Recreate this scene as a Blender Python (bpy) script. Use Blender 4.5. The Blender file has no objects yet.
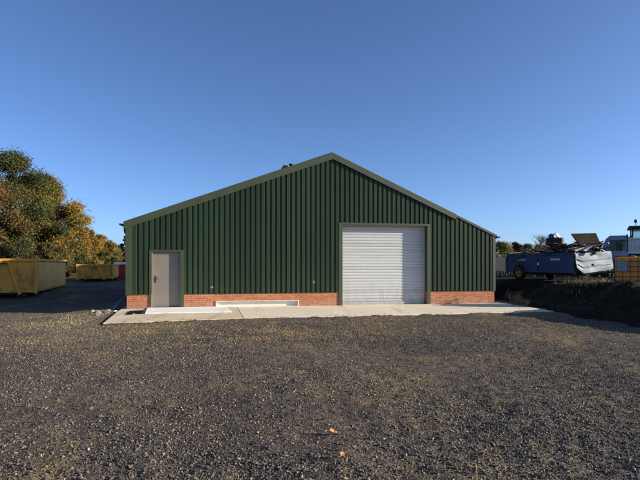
import bpy, math, random
import numpy as np
from mathutils import Vector, Matrix, noise as mnoise

random.seed(7)
RNG = np.random.default_rng(11)
R = math.radians
scene = bpy.context.scene
col = scene.collection

# ------------------------------------------------------------------ helpers
def tag(o, label=None, cat=None, group=None, kind=None):
    if label: o['label'] = label
    if cat: o['category'] = cat
    if group: o['group'] = group
    if kind: o['kind'] = kind
    return o

def empty(name, loc, rz=0, label=None, cat=None, group=None):
    o = bpy.data.objects.new(name, None)
    o.empty_display_size = .2
    o.location = loc
    o.rotation_euler = (0, 0, rz)
    col.objects.link(o)
    return tag(o, label, cat, group)

def copy_tree(o, parent=None):
    c = o.copy()
    col.objects.link(c)
    c.parent = parent
    for ch in o.children:
        copy_tree(ch, c)
    return c

class MB:
    """collects shapes; build() links them as one mesh object"""
    def __init__(self):
        self.v = []; self.f = []; self.sm = []
    def add(self, vs, fs, smooth=False):
        b = len(self.v)
        self.v += [tuple(p) for p in vs]
        self.f += [tuple(b + i for i in f) for f in fs]
        self.sm += [smooth] * len(fs)
        return self
    def box(self, x0, y0, z0, x1, y1, z1, M=None):
        vs = [Vector(p) for p in ((x0,y0,z0),(x1,y0,z0),(x1,y1,z0),(x0,y1,z0),(x0,y0,z1),(x1,y0,z1),(x1,y1,z1),(x0,y1,z1))]
        if M: vs = [M @ p for p in vs]
        return self.add(vs, [(0,3,2,1),(4,5,6,7),(0,1,5,4),(1,2,6,5),(2,3,7,6),(3,0,4,7)])
    def hexa(self, pts):           # 8 points, bottom four then top four
        return self.add(pts, [(0,3,2,1),(4,5,6,7),(0,1,5,4),(1,2,6,5),(2,3,7,6),(3,0,4,7)])
    def prism(self, poly, axis, a, b):
        """poly in the two other axes (x,z for axis y; y,z for axis x; x,y for axis z)"""
        def P(p, t):
            return {'x': (t, p[0], p[1]), 'y': (p[0], t, p[1]), 'z': (p[0], p[1], t)}[axis]
        n = len(poly)
        vs = [P(p, a) for p in poly] + [P(p, b) for p in poly]
        fs = [tuple(range(n)), tuple(range(2*n-1, n-1, -1))]
        fs += [(i, n+i, n+(i+1) % n, (i+1) % n) for i in range(n)]
        return self.add(vs, fs)
    def tube(self, pts, r, n=8, caps=True, smooth=True):
        pts = [Vector(p) for p in pts]
        rs = r if isinstance(r, (list, tuple)) else [r]*len(pts)
        vs = []; fs = []
        up = None
        for i, p in enumerate(pts):
            d = (pts[min(i+1, len(pts)-1)] - pts[max(i-1, 0)]).normalized()
            if up is None:
                up = Vector((0,0,1)) if abs(d.z) < .9 else Vector((1,0,0))
            s = d.cross(up).normalized(); t = s.cross(d).normalized(); up = t
            for k in range(n):
                a = 2*math.pi*k/n
                vs.append(p + (s*math.cos(a) + t*math.sin(a))*rs[i])
        for i in range(len(pts)-1):
            for k in range(n):
                k2 = (k+1) % n
                fs.append((i*n+k, i*n+k2, (i+1)*n+k2, (i+1)*n+k))
        self.add(vs, fs, smooth)
        if caps:
            m = len(pts)-1
            self.add([vs[k] for k in range(n)], [tuple(range(n))[::-1]])
            self.add([vs[m*n+k] for k in range(n)], [tuple(range(n))])
        return self
    def lathe(self, prof, c, axis='y', n=24, smooth=True):
        """prof: (radius, offset along axis)"""
        vs = []; fs = []
        for (r, o) in prof:
            for k in range(n):
                a = 2*math.pi*k/n
                u, w = r*math.cos(a), r*math.sin(a)
                vs.append({'y': (c[0]+u, c[1]+o, c[2]+w), 'x': (c[0]+o, c[1]+u, c[2]+w), 'z': (c[0]+u, c[1]+w, c[2]+o)}[axis])
        for i in range(len(prof)-1):
            for k in range(n):
                k2 = (k+1) % n
                fs.append((i*n+k, i*n+k2, (i+1)*n+k2, (i+1)*n+k))
        return self.add(vs, fs, smooth)
    def build(self, name, m, parent=None, bevel=0, loc=None):
        me = bpy.data.meshes.new(name)
        me.from_pydata(self.v, [], self.f)
        me.polygons.foreach_set('use_smooth', self.sm)
        me.update()
        import bmesh
        bm = bmesh.new(); bm.from_mesh(me)
        bmesh.ops.recalc_face_normals(bm, faces=bm.faces)
        bm.to_mesh(me); bm.free()
        if m: me.materials.append(m)
        o = bpy.data.objects.new(name, me)
        col.objects.link(o)
        if parent: o.parent = parent
        if loc: o.location = loc
        if bevel:
            b = o.modifiers.new('bevel', 'BEVEL'); b.width = bevel; b.segments = 2; b.limit_method = 'ANGLE'; b.angle_limit = R(50)
        return o

def np_mesh(name, V, F, m, smooth=False):
    """V (n,3), F (m,k) arrays -> object"""
    me = bpy.data.meshes.new(name)
    k = F.shape[1]
    me.vertices.add(len(V)); me.vertices.foreach_set('co', V.astype(np.float32).ravel())
    me.loops.add(F.size); me.loops.foreach_set('vertex_index', F.astype(np.int32).ravel())
    me.polygons.add(len(F)); me.polygons.foreach_set('loop_start', np.arange(0, F.size, k, dtype=np.int32))
    me.polygons.foreach_set('loop_total', np.full(len(F), k, dtype=np.int32))
    me.polygons.foreach_set('use_smooth', np.full(len(F), smooth))
    me.update(calc_edges=True)
    if m: me.materials.append(m)
    o = bpy.data.objects.new(name, me)
    col.objects.link(o)
    return o

# ---------------------------------------------------------------- materials
def nmat(name):
    m = bpy.data.materials.new(name); m.use_nodes = True
    nt = m.node_tree
    return m, nt, nt.nodes['Principled BSDF']

def N(nt, t, **kw):
    n = nt.nodes.new(t)
    for k, v in kw.items():
        if k in n.inputs: n.inputs[k].default_value = v
        else: setattr(n, k, v)
    return n

def ramp(nt, fac, stops):
    r = nt.nodes.new('ShaderNodeValToRGB')
    e = r.color_ramp.elements
    while len(e) > 2: e.remove(e[-1])
    for i, (p, c) in enumerate(stops):
        if i >= 2: e.new(p)
        e[i].position = p; e[i].color = (*c, 1) if len(c) == 3 else c
    nt.links.new(fac, r.inputs[0])
    return r

def mix(nt, fac, a, b, mode='MIX'):
    n = nt.nodes.new('ShaderNodeMix'); n.data_type = 'RGBA'; n.blend_type = mode
    for s, v in ((n.inputs[0], fac), (n.inputs[6], a), (n.inputs[7], b)):
        if hasattr(v, 'is_linked'): nt.links.new(v, s)
        elif isinstance(v, (int, float)): s.default_value = v
        else: s.default_value = (*v, 1)
    return n.outputs[2]

def paint(name, c, rough=.5, metal=0, var=.25, scale=3, dirt=None, dirt_amt=.3, bump=.0, bscale=40, spec=.5):
    """painted / plain surface: soft tonal variation, blotches of dirt or rust, fine bump"""
    m, nt, b = nmat(name)
    tc = N(nt, 'ShaderNodeTexCoord')
    n1 = N(nt, 'ShaderNodeTexNoise', Scale=scale, Detail=6.0, Roughness=.6)
    nt.links.new(tc.outputs['Object'], n1.inputs['Vector'])
    lo = tuple(x*(1-var) for x in c); hi = tuple(min(1, x*(1+var)) for x in c)
    r = ramp(nt, n1.outputs[0], [(.3, lo), (.7, hi)])
    out = r.outputs[0]
    if dirt:
        n2 = N(nt, 'ShaderNodeTexNoise', Scale=scale*2.3, Detail=8.0, Roughness=.7)
        mp = N(nt, 'ShaderNodeMapping'); mp.inputs['Location'].default_value = (3.1, 7.7, 1.3)
        mp.inputs['Scale'].default_value = (1, 1, .45)
        nt.links.new(tc.outputs['Object'], mp.inputs[0]); nt.links.new(mp.outputs[0], n2.inputs['Vector'])
        f = ramp(nt, n2.outputs[0], [(.68-dirt_amt*.5, (0,0,0)), (.8-dirt_amt*.3, (1,1,1))])
        out = mix(nt, f.outputs[0], out, dirt)
    nt.links.new(out, b.inputs['Base Color'])
    b.inputs['Roughness'].default_value = rough
    b.inputs['Metallic'].default_value = metal
    b.inputs['Specular IOR Level'].default_value = spec
    if bump:
        n3 = N(nt, 'ShaderNodeTexNoise', Scale=bscale, Detail=5.0)
        nt.links.new(tc.outputs['Object'], n3.inputs['Vector'])
        bp = N(nt, 'ShaderNodeBump', Strength=bump, Distance=.02)
        nt.links.new(n3.outputs[0], bp.inputs['Height']); nt.links.new(bp.outputs[0], b.inputs['Normal'])
    return m

M = {}
M['cladding'] = None
def cladding_mat():
    m, nt, b = nmat('green_cladding_paint')
    tc = N(nt, 'ShaderNodeTexCoord')
    n1 = N(nt, 'ShaderNodeTexNoise', Scale=.7, Detail=5.0, Roughness=.65)
    mp = N(nt, 'ShaderNodeMapping'); mp.inputs['Scale'].default_value = (1, 1, .35)
    nt.links.new(tc.outputs['Object'], mp.inputs[0]); nt.links.new(mp.outputs[0], n1.inputs['Vector'])
    base = ramp(nt, n1.outputs[0], [(.3, (.019, .036, .017)), (.7, (.028, .049, .024))]).outputs[0]
    sxx = N(nt, 'ShaderNodeSeparateXYZ'); nt.links.new(tc.outputs['Object'], sxx.inputs[0])
    sm_ = N(nt, 'ShaderNodeMath', operation='ADD'); nt.links.new(sxx.outputs[0], sm_.inputs[0]); nt.links.new(sxx.outputs[1], sm_.inputs[1])
    shn = N(nt, 'ShaderNodeMath', operation='DIVIDE'); shn.inputs[1].default_value = .95; nt.links.new(sm_.outputs[0], shn.inputs[0])
    flr = N(nt, 'ShaderNodeMath', operation='FLOOR'); nt.links.new(shn.outputs[0], flr.inputs[0])
    wno = N(nt, 'ShaderNodeTexWhiteNoise', noise_dimensions='1D'); nt.links.new(flr.outputs[0], wno.inputs['W'])
    base = mix(nt, 1.0, base, ramp(nt, wno.outputs[0], [(0, (.88, .88, .88)), (1, (1.12, 1.12, 1.12))]).outputs[0], 'MULTIPLY')
    mps = N(nt, 'ShaderNodeMapping'); mps.inputs['Scale'].default_value = (9, 9, .35); nt.links.new(tc.outputs['Object'], mps.inputs[0])
    nst = N(nt, 'ShaderNodeTexNoise', Scale=1.0, Detail=6.0, Roughness=.65); nt.links.new(mps.outputs[0], nst.inputs['Vector'])
    base = mix(nt, 1.0, base, ramp(nt, nst.outputs[0], [(.3, (.86, .86, .86)), (.62, (1.02, 1.02, 1.02)), (.78, (1.3, 1.28, 1.2))]).outputs[0], 'MULTIPLY')
    # dust splashed on the lowest half metre of the sheets
    sx = N(nt, 'ShaderNodeSeparateXYZ'); nt.links.new(tc.outputs['Object'], sx.inputs[0])
    mr = N(nt, 'ShaderNodeMapRange'); mr.inputs[1].default_value = .5; mr.inputs[2].default_value = 1.6; mr.inputs[3].default_value = .55; mr.inputs[4].default_value = 0
    nt.links.new(sx.outputs[2], mr.inputs[0])
    n2 = N(nt, 'ShaderNodeTexNoise', Scale=2.5, Detail=8.0, Roughness=.7); nt.links.new(tc.outputs['Object'], n2.inputs['Vector'])
    mm = N(nt, 'ShaderNodeMath', operation='MULTIPLY'); nt.links.new(mr.outputs[0], mm.inputs[0]); nt.links.new(n2.outputs[0], mm.inputs[1])
    out = mix(nt, mm.outputs[0], base, (.055, .055, .036))
    # two pale scuffs low on the front sheets
    for (s, z, rx, rz) in ((2.97, .75, .17, .075), (6.78, .91, .10, .12)):
        sub = N(nt, 'ShaderNodeVectorMath', operation='SUBTRACT'); sub.inputs[1].default_value = (s, 0, z)
        n4 = N(nt, 'ShaderNodeTexNoise', Scale=9, Detail=6.0); nt.links.new(tc.outputs['Object'], n4.inputs['Vector'])
        nt.links.new(tc.outputs['Object'], sub.inputs[0])
        dv = N(nt, 'ShaderNodeVectorMath', operation='MULTIPLY'); dv.inputs[1].default_value = (1/rx, .5, 1/rz); nt.links.new(sub.outputs[0], dv.inputs[0])
        ln = N(nt, 'ShaderNodeVectorMath', operation='LENGTH'); nt.links.new(dv.outputs[0], ln.inputs[0])
        ad = N(nt, 'ShaderNodeMath', operation='ADD'); nt.links.new(ln.outputs[1], ad.inputs[0]); nt.links.new(n4.outputs[0], ad.inputs[1])
        r = ramp(nt, ad.outputs[0], [(.75, (.6, .6, .6)), (1.0, (0, 0, 0))])
        out = mix(nt, r.outputs[0], out, (.33, .33, .28))
    nt.links.new(out, b.inputs['Base Color'])
    b.inputs['Roughness'].default_value = .45
    b.inputs['Specular IOR Level'].default_value = .25
    return m
M['cladding'] = cladding_mat()
M['trim'] = paint('olive_trim_paint', (.050, .064, .030), .5, var=.15, scale=1.5)
M['roof'] = paint('roof_sheet_paint', (.045, .052, .038), .5, var=.2, scale=1)
M['gutter'] = paint('black_gutter', (.02, .022, .02), .45)
M['dark_metal'] = paint('dark_metal', (.03, .03, .032), .55, var=.4, scale=6, dirt=(.06, .035, .02), dirt_amt=.25)
M['door'] = paint('grey_door_paint', (.22, .19, .155), .5, var=.06, scale=2)
M['door_frame'] = paint('grey_frame_paint', (.20, .175, .145), .5, var=.08, scale=2)
M['chrome'] = paint('handle_metal', (.10, .10, .10), .35, metal=.8)
M['white_steel'] = paint('cream_steel', (.72, .70, .60), .5, var=.08, scale=3, dirt=(.45, .42, .32), dirt_amt=.15)
M['rubber'] = paint('black_rubber', (.012, .012, .012), .95, var=.4, scale=8, spec=.05)
M['landing'] = None

def shutter_mat():
    m, nt, b = nmat('galvanised_slats')
    tc = N(nt, 'ShaderNodeTexCoord')
    sx = N(nt, 'ShaderNodeSeparateXYZ'); nt.links.new(tc.outputs['Object'], sx.inputs[0])
    dv = N(nt, 'ShaderNodeMath', operation='DIVIDE'); dv.inputs[1].default_value = .115; nt.links.new(sx.outputs[2], dv.inputs[0])
    fl = N(nt, 'ShaderNodeMath', operation='FLOOR'); nt.links.new(dv.outputs[0], fl.inputs[0])
    wn = N(nt, 'ShaderNodeTexWhiteNoise', noise_dimensions='1D'); nt.links.new(fl.outputs[0], wn.inputs['W'])
    n1 = N(nt, 'ShaderNodeTexNoise', Scale=1.3, Detail=5.0); nt.links.new(tc.outputs['Object'], n1.inputs['Vector'])
    av = N(nt, 'ShaderNodeMath', operation='ADD'); nt.links.new(wn.outputs[0], av.inputs[0]); nt.links.new(n1.outputs[0], av.inputs[1])
    r = ramp(nt, av.outputs[0], [(.2, (.43, .44, .43)), (1.4, (.53, .54, .52))])
    r.color_ramp.elements[1].position = 1.0
    # road dirt splashed on the lowest slats, faint run marks
    mr = N(nt, 'ShaderNodeMapRange'); mr.inputs[1].default_value = .0; mr.inputs[2].default_value = .9; mr.inputs[3].default_value = .75; mr.inputs[4].default_value = .12
    nt.links.new(sx.outputs[2], mr.inputs[0])
    mps = N(nt, 'ShaderNodeMapping'); mps.inputs['Scale'].default_value = (5, 5, 1.2); nt.links.new(tc.outputs['Object'], mps.inputs[0])
    nd = N(nt, 'ShaderNodeTexNoise', Scale=1.6, Detail=8.0, Roughness=.7); nt.links.new(mps.outputs[0], nd.inputs['Vector'])
    rd_ = ramp(nt, nd.outputs[0], [(.40, (0, 0, 0)), (.75, (1, 1, 1))])
    md = N(nt, 'ShaderNodeMath', operation='MULTIPLY'); nt.links.new(mr.outputs[0], md.inputs[0]); nt.links.new(rd_.outputs[0], md.inputs[1])
    nt.links.new(mix(nt, md.outputs[0], r.outputs[0], (.27, .235, .18)), b.inputs['Base Color'])
    b.inputs['Roughness'].default_value = .55; b.inputs['Metallic'].default_value = .15
    return m
M['shutter'] = shutter_mat()

def brick_mat():
    m, nt, b = nmat('orange_brick')
    tc = N(nt, 'ShaderNodeTexCoord')
    sx = N(nt, 'ShaderNodeSeparateXYZ'); nt.links.new(tc.outputs['Object'], sx.inputs[0])
    ad = N(nt, 'ShaderNodeMath', operation='ADD'); nt.links.new(sx.outputs[0], ad.inputs[0]); nt.links.new(sx.outputs[1], ad.inputs[1])
    cb = N(nt, 'ShaderNodeCombineXYZ'); nt.links.new(ad.outputs[0], cb.inputs[0]); nt.links.new(sx.outputs[2], cb.inputs[1])
    br = N(nt, 'ShaderNodeTexBrick', Scale=1.0)
    br.inputs['Brick Width'].default_value = .225; br.inputs['Row Height'].default_value = .075
    br.inputs['Mortar Size'].default_value = .0055; br.inputs['Mortar Smooth'].default_value = .2; br.inputs['Bias'].default_value = -.1
    br.inputs['Color1'].default_value = (.40, .125, .045, 1); br.inputs['Color2'].default_value = (.54, .205, .082, 1); br.inputs['Mortar'].default_value = (.48, .36, .25, 1)
    nt.links.new(cb.outputs[0], br.inputs['Vector'])
    n1 = N(nt, 'ShaderNodeTexNoise', Scale=14, Detail=6.0); nt.links.new(tc.outputs['Object'], n1.inputs['Vector'])
    r = ramp(nt, n1.outputs[0], [(.3, (.7, .7, .7)), (.7, (1.15, 1.12, 1.1))])
    out = mix(nt, 1.0, br.outputs['Color'], r.outputs[0], 'MULTIPLY')
    mr = N(nt, 'ShaderNodeMapRange'); mr.inputs[1].default_value = .0; mr.inputs[2].default_value = .25; mr.inputs[3].default_value = .8; mr.inputs[4].default_value = .0
    nt.links.new(sx.outputs[2], mr.inputs[0])
    nb = N(nt, 'ShaderNodeTexNoise', Scale=3.5, Detail=8.0, Roughness=.7); nt.links.new(tc.outputs['Object'], nb.inputs['Vector'])
    mb2 = N(nt, 'ShaderNodeMath', operation='MULTIPLY'); nt.links.new(mr.outputs[0], mb2.inputs[0]); nt.links.new(nb.outputs[0], mb2.inputs[1])
    out = mix(nt, mb2.outputs[0], out, (.33, .26, .19))
    nt.links.new(out, b.inputs['Base Color'])
    b.inputs['Roughness'].default_value = .85
    bp = N(nt, 'ShaderNodeBump', Strength=.5, Distance=.008)
    iv = N(nt, 'ShaderNodeMath', operation='SUBTRACT'); iv.inputs[0].default_value = 1; nt.links.new(br.outputs['Fac'], iv.inputs[1])
    a2 = N(nt, 'ShaderNodeMath', operation='ADD'); nt.links.new(iv.outputs[0], a2.inputs[0])
    m2 = N(nt, 'ShaderNodeMath', operation='MULTIPLY'); m2.inputs[1].default_value = .35; nt.links.new(n1.outputs[0], m2.inputs[0]); nt.links.new(m2.outputs[0], a2.inputs[1])
    nt.links.new(a2.outputs[0], bp.inputs['Height']); nt.links.new(bp.outputs[0], b.inputs['Normal'])
    return m
M['brick'] = brick_mat()

def concrete_mat(name, c0, c1, stain):
    m, nt, b = nmat(name)
    tc = N(nt, 'ShaderNodeTexCoord')
    n1 = N(nt, 'ShaderNodeTexNoise', Scale=.9, Detail=9.0, Roughness=.65); nt.links.new(tc.outputs['Object'], n1.inputs['Vector'])
    base = ramp(nt, n1.outputs[0], [(.3, c0), (.7, c1)]).outputs[0]
    n2 = N(nt, 'ShaderNodeTexNoise', Scale=3.7, Detail=9.0, Roughness=.75); nt.links.new(tc.outputs['Object'], n2.inputs['Vector'])
    f = ramp(nt, n2.outputs[0], [(.55, (0, 0, 0)), (.75, (.7, .7, .7))])
    out = mix(nt, f.outputs[0], base, stain)
    mpt = N(nt, 'ShaderNodeMapping'); mpt.inputs['Rotation'].default_value = (0, 0, R(-10)); mpt.inputs['Scale'].default_value = (2.2, .22, 1); nt.links.new(tc.outputs['Object'], mpt.inputs[0])
    ntm = N(nt, 'ShaderNodeTexNoise', Scale=1.3, Detail=7.0, Roughness=.7); nt.links.new(mpt.outputs[0], ntm.inputs['Vector'])
    tm = ramp(nt, ntm.outputs[0], [(.52, (0, 0, 0)), (.72, (.6, .6, .6))])
    out = mix(nt, tm.outputs[0], out, tuple(v*.62 for v in stain))
    n4 = N(nt, 'ShaderNodeTexNoise', Scale=60, Detail=3.0); nt.links.new(tc.outputs['Object'], n4.inputs['Vector'])
    g = ramp(nt, n4.outputs[0], [(.3, (.85, .85, .85)), (.7, (1.08, 1.08, 1.08))])
    out = mix(nt, 1.0, out, g.outputs[0], 'MULTIPLY')
    nt.links.new(out, b.inputs['Base Color'])
    b.inputs['Roughness'].default_value = .9
    bp = N(nt, 'ShaderNodeBump', Strength=.25, Distance=.01)
    nt.links.new(n4.outputs[0], bp.inputs['Height']); nt.links.new(bp.outputs[0], b.inputs['Normal'])
    return m
M['concrete'] = concrete_mat('pale_concrete', (.67, .575, .40), (.79, .69, .51), (.52, .43, .29))
M['concrete_y'] = concrete_mat('sandy_concrete', (.58, .46, .28), (.70, .58, .38), (.42, .32, .18))
M['landing'] = concrete_mat('white_concrete', (.87, .83, .73), (.90, .87, .78), (.78, .73, .62))

def gravel_mat():
    m, nt, b = nmat('dark_gravel')
    tc = N(nt, 'ShaderNodeTexCoord')
    P = tc.outputs['Object']
    # broad patches: brown dust, blue-grey planings
    n1 = N(nt, 'ShaderNodeTexNoise', Scale=.20, Detail=7.0, Roughness=.62); nt.links.new(P, n1.inputs['Vector'])
    broad = ramp(nt, n1.outputs[0], [(.32, (.054, .046, .042)), (.48, (.100, .082, .066)), (.66, (.170, .132, .092))]).outputs[0]
    # individual stones
    v1 = N(nt, 'ShaderNodeTexVoronoi', Scale=48); nt.links.new(P, v1.inputs['Vector'])
    v2 = N(nt, 'ShaderNodeTexVoronoi', Scale=110); nt.links.new(P, v2.inputs['Vector'])
    sp = N(nt, 'ShaderNodeSeparateColor'); nt.links.new(v1.outputs['Color'], sp.inputs[0])
    st = ramp(nt, sp.outputs[0], [(0, (.45, .45, .47)), (.5, (.9, .9, .9)), (.86, (1.25, 1.22, 1.15)), (.97, (1.8, 1.65, 1.4))])
    out = mix(nt, 1.0, broad, st.outputs[0], 'MULTIPLY')
    v3 = N(nt, 'ShaderNodeTexVoronoi', Scale=21); nt.links.new(P, v3.inputs['Vector'])
    sp3 = N(nt, 'ShaderNodeSeparateColor'); nt.links.new(v3.outputs['Color'], sp3.inputs[0])
    s3 = ramp(nt, sp3.outputs[2], [(0, (.62, .62, .63)), (.7, (1.0, 1.0, 1.0)), (1, (1.75, 1.65, 1.5))])
    out = mix(nt, 1.0, out, s3.outputs[0], 'MULTIPLY')
    sp2 = N(nt, 'ShaderNodeSeparateColor'); nt.links.new(v2.outputs['Color'], sp2.inputs[0])
    s2 = ramp(nt, sp2.outputs[1], [(0, (.6, .6, .6)), (1, (1.3, 1.3, 1.3))])
    out = mix(nt, 1.0, out, s2.outputs[0], 'MULTIPLY')
    # moss / straw-coloured bits in patches
    n3 = N(nt, 'ShaderNodeTexNoise', Scale=.55, Detail=5.0, Roughness=.7)
    mp = N(nt, 'ShaderNodeMapping'); mp.inputs['Location'].default_value = (5, 2, 0); nt.links.new(P, mp.inputs[0]); nt.links.new(mp.outputs[0], n3.inputs['Vector'])
    n4 = N(nt, 'ShaderNodeTexNoise', Scale=38, Detail=3.0, Roughness=.75); nt.links.new(P, n4.inputs['Vector'])
    ad = N(nt, 'ShaderNodeMath', operation='ADD'); nt.links.new(n3.outputs[0], ad.inputs[0]); nt.links.new(n4.outputs[0], ad.inputs[1])
    f = ramp(nt, ad.outputs[0], [(.0, (0, 0, 0)), (1.0, (0, 0, 0))])
    f.color_ramp.elements[0].position = .0
    hv = N(nt, 'ShaderNodeMath', operation='MULTIPLY'); hv.inputs[1].default_value = .5; nt.links.new(ad.outputs[0], hv.inputs[0])
    f = ramp(nt, hv.outputs[0], [(.535, (0, 0, 0)), (.585, (.85, .85, .85))])
    out = mix(nt, f.outputs[0], out, (.25, .185, .075))
    nt.links.new(out, b.inputs['Base Color'])
    b.inputs['Roughness'].default_value = .95; b.inputs['Specular IOR Level'].default_value = .2
    sm = N(nt, 'ShaderNodeMath', operation='ADD'); nt.links.new(v1.outputs['Distance'], sm.inputs[0])
    hm = N(nt, 'ShaderNodeMath', operation='MULTIPLY'); hm.inputs[1].default_value = .4; nt.links.new(v2.outputs['Distance'], hm.inputs[0]); nt.links.new(hm.outputs[0], sm.inputs[1])
    iv = N(nt, 'ShaderNodeMath', operation='SUBTRACT'); iv.inputs[0].default_value = 1.2; nt.links.new(sm.outputs[0], iv.inputs[1])
    bp = N(nt, 'ShaderNodeBump', Strength=.75, Distance=.012)
    nt.links.new(iv.outputs[0], bp.inputs['Height']); nt.links.new(bp.outputs[0], b.inputs['Normal'])
    return m
M['gravel'] = gravel_mat()

def soil_mat():
    m, nt, b = nmat('black_soil')
    tc = N(nt, 'ShaderNodeTexCoord')
    n1 = N(nt, 'ShaderNodeTexNoise', Scale=1.1, Detail=9.0, Roughness=.7); nt.links.new(tc.outputs['Object'], n1.inputs['Vector'])
    n2 = N(nt, 'ShaderNodeTexNoise', Scale=18, Detail=7.0, Roughness=.7); nt.links.new(tc.outputs['Object'], n2.inputs['Vector'])
    base = ramp(nt, n1.outputs[0], [(.35, (.018, .014, .010)), (.55, (.034, .027, .018)), (.75, (.060, .050, .028))]).outputs[0]
    s = ramp(nt, n2.outputs[0], [(.3, (.5, .5, .5)), (.75, (1.5, 1.45, 1.3))])
    out = mix(nt, 1.0, base, s.outputs[0], 'MULTIPLY')
    nt.links.new(out, b.inputs['Base Color'])
    b.inputs['Roughness'].default_value = 1; b.inputs['Specular IOR Level'].default_value = .1
    bp = N(nt, 'ShaderNodeBump', Strength=1, Distance=.05)
    nt.links.new(n2.outputs[0], bp.inputs['Height']); nt.links.new(bp.outputs[0], b.inputs['Normal'])
    return m
M['soil'] = soil_mat()
M['field'] = paint('far_field', (.10, .10, .055), 1, var=.4, scale=.02, spec=.1)

def leaf_mat(name='autumn_leaves'):
    m, nt, b = nmat(name)
    at = N(nt, 'ShaderNodeAttribute', attribute_name='Col')
    out = nt.nodes['Material Output']
    b.inputs['Roughness'].default_value = .6; b.inputs['Specular IOR Level'].default_value = .25
    nt.links.new(at.outputs['Color'], b.inputs['Base Color'])
    tr = N(nt, 'ShaderNodeBsdfTranslucent'); nt.links.new(at.outputs['Color'], tr.inputs[0])
    ms = N(nt, 'ShaderNodeMixShader'); ms.inputs[0].default_value = .3
    nt.links.new(b.outputs[0], ms.inputs[1]); nt.links.new(tr.outputs[0], ms.inputs[2]); nt.links.new(ms.outputs[0], out.inputs[0])
    return m
M['leaf'] = leaf_mat()
M['bark'] = paint('bark', (.075, .058, .042), .95, var=.4, scale=5, bump=.6, bscale=20)
M['skip_yellow'] = paint('yellow_skip_paint', (.66, .31, .03), .6, var=.18, scale=1.4, dirt=(.17, .085, .035), dirt_amt=.38)
M['skip_cream'] = paint('faded_skip_paint', (.74, .44, .12), .65, var=.12, scale=1.2, dirt=(.30, .20, .10), dirt_amt=.2)
M['blue'] = paint('blue_trailer_paint', (.028, .066, .165), .5, var=.25, scale=2.5, dirt=(.05, .043, .037), dirt_amt=.25)
M['white_panel'] = paint('battered_white_paint', (.20, .25, .29), .7, var=.3, scale=3, dirt=(.12, .13, .15), dirt_amt=.42)
M['yellow_rim'] = paint('yellow_rim_paint', (.50, .30, .03), .5, var=.2, scale=4)
M['tyre'] = paint('tyre_rubber', (.014, .014, .014), .85, var=.4, scale=6)
M['plate'] = paint('pale_plate', (.50, .52, .55), .5)
M['rust_wood'] = paint('dark_scrap_wood', (.060, .040, .030), .9, var=.5, scale=2.5)
M['pale_wood'] = paint('pale_scrap_wood', (.36, .30, .24), .9, var=.3, scale=3)
M['white_plastic'] = paint('white_plastic', (.75, .76, .76), .5)
M['van_paint'] = paint('blue_grey_van_paint', (.15, .23, .42), .45, var=.1, scale=2, dirt=(.2, .2, .2), dirt_amt=.2)
M['white_paint'] = paint('white_machine_paint', (.80, .79, .74), .5, var=.08, scale=2, dirt=(.35, .33, .28), dirt_amt=.2)
M['grey_slats'] = paint('grey_radiator_panel', (.66, .64, .57), .6, var=.1, scale=3, dirt=(.22, .2, .17), dirt_amt=.25)
M['ibc_orange'] = paint('orange_tank_plastic', (.74, .27, .03), .5, var=.22, scale=2.2, dirt=(.45, .19, .04), dirt_amt=.2)
M['ibc_cage'] = paint('dark_cage_steel', (.12, .065, .03), .6, var=.3, scale=4)
M['ibc_label'] = paint('grey_label', (.24, .25, .27), .5, var=.1)
M['red'] = paint('red_paint', (.45, .03, .035), .5, var=.2, scale=3)
M['glass'] = None
m, nt, b = nmat('cab_glass')
b.inputs['Base Color'].default_value = (.02, .025, .03, 1); b.inputs['Roughness'].default_value = .08; b.inputs['Specular IOR Level'].default_value = .4
M['glass'] = m
m, nt, b = nmat('clear_cab_glass')
b.inputs['Base Color'].default_value = (.75, .88, .88, 1); b.inputs['Roughness'].default_value = .03; b.inputs['Transmission Weight'].default_value = .85
M['clear_glass'] = m
M['beacon'] = paint('dark_beacon', (.05, .06, .08), .3)
M['rubble'] = paint('pale_rubble', (.24, .20, .155), .9, var=.4, scale=5, bump=.5)
M['blue_plastic'] = paint('grey_blue_plastic', (.10, .115, .17), .5, var=.2)
M['stalk'] = paint('dry_stalk', (.20, .155, .08), .9, var=.3, scale=8)
M['brown_leaf'] = paint('orange_dead_leaf', (.40, .155, .055), .8, var=.35, scale=30)

# ------------------------------------------------------------------ ground
def vnoise(x, y, f, seed=0):
    x = x*f + seed*17.13; y = y*f + seed*9.71
    xi = np.floor(x).astype(np.int64); yi = np.floor(y).astype(np.int64)
    fx = x-xi; fy = y-yi
    fx = fx*fx*(3-2*fx); fy = fy*fy*(3-2*fy)
    def h(a, b):
        n = (a*374761393 + b*668265263 + seed*974711) & 0x7fffffff
        n = ((n ^ (n >> 13))*1274126177) & 0x7fffffff
        return ((n ^ (n >> 16)) & 0xffff)/65535.
    return (h(xi,yi)*(1-fx)+h(xi+1,yi)*fx)*(1-fy)+(h(xi,yi+1)*(1-fx)+h(xi+1,yi+1)*fx)*fy - .5
def ss(a, b, t):
    t = np.clip((t-a)/(b-a), 0, 1); return t*t*(3-2*t)

PH = R(10.1)
LX, LY = -6.9, 16.8
UX, UY = math.cos(PH), math.sin(PH)
def local(x, y):
    dx, dy = x-LX, y-LY
    return dx*UX+dy*UY, -dx*UY+dy*UX          # s along the front, t into the building
def world(s, t, z=0):
    return Vector((LX+s*UX-t*UY, LY+s*UY+t*UX, z))

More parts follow.
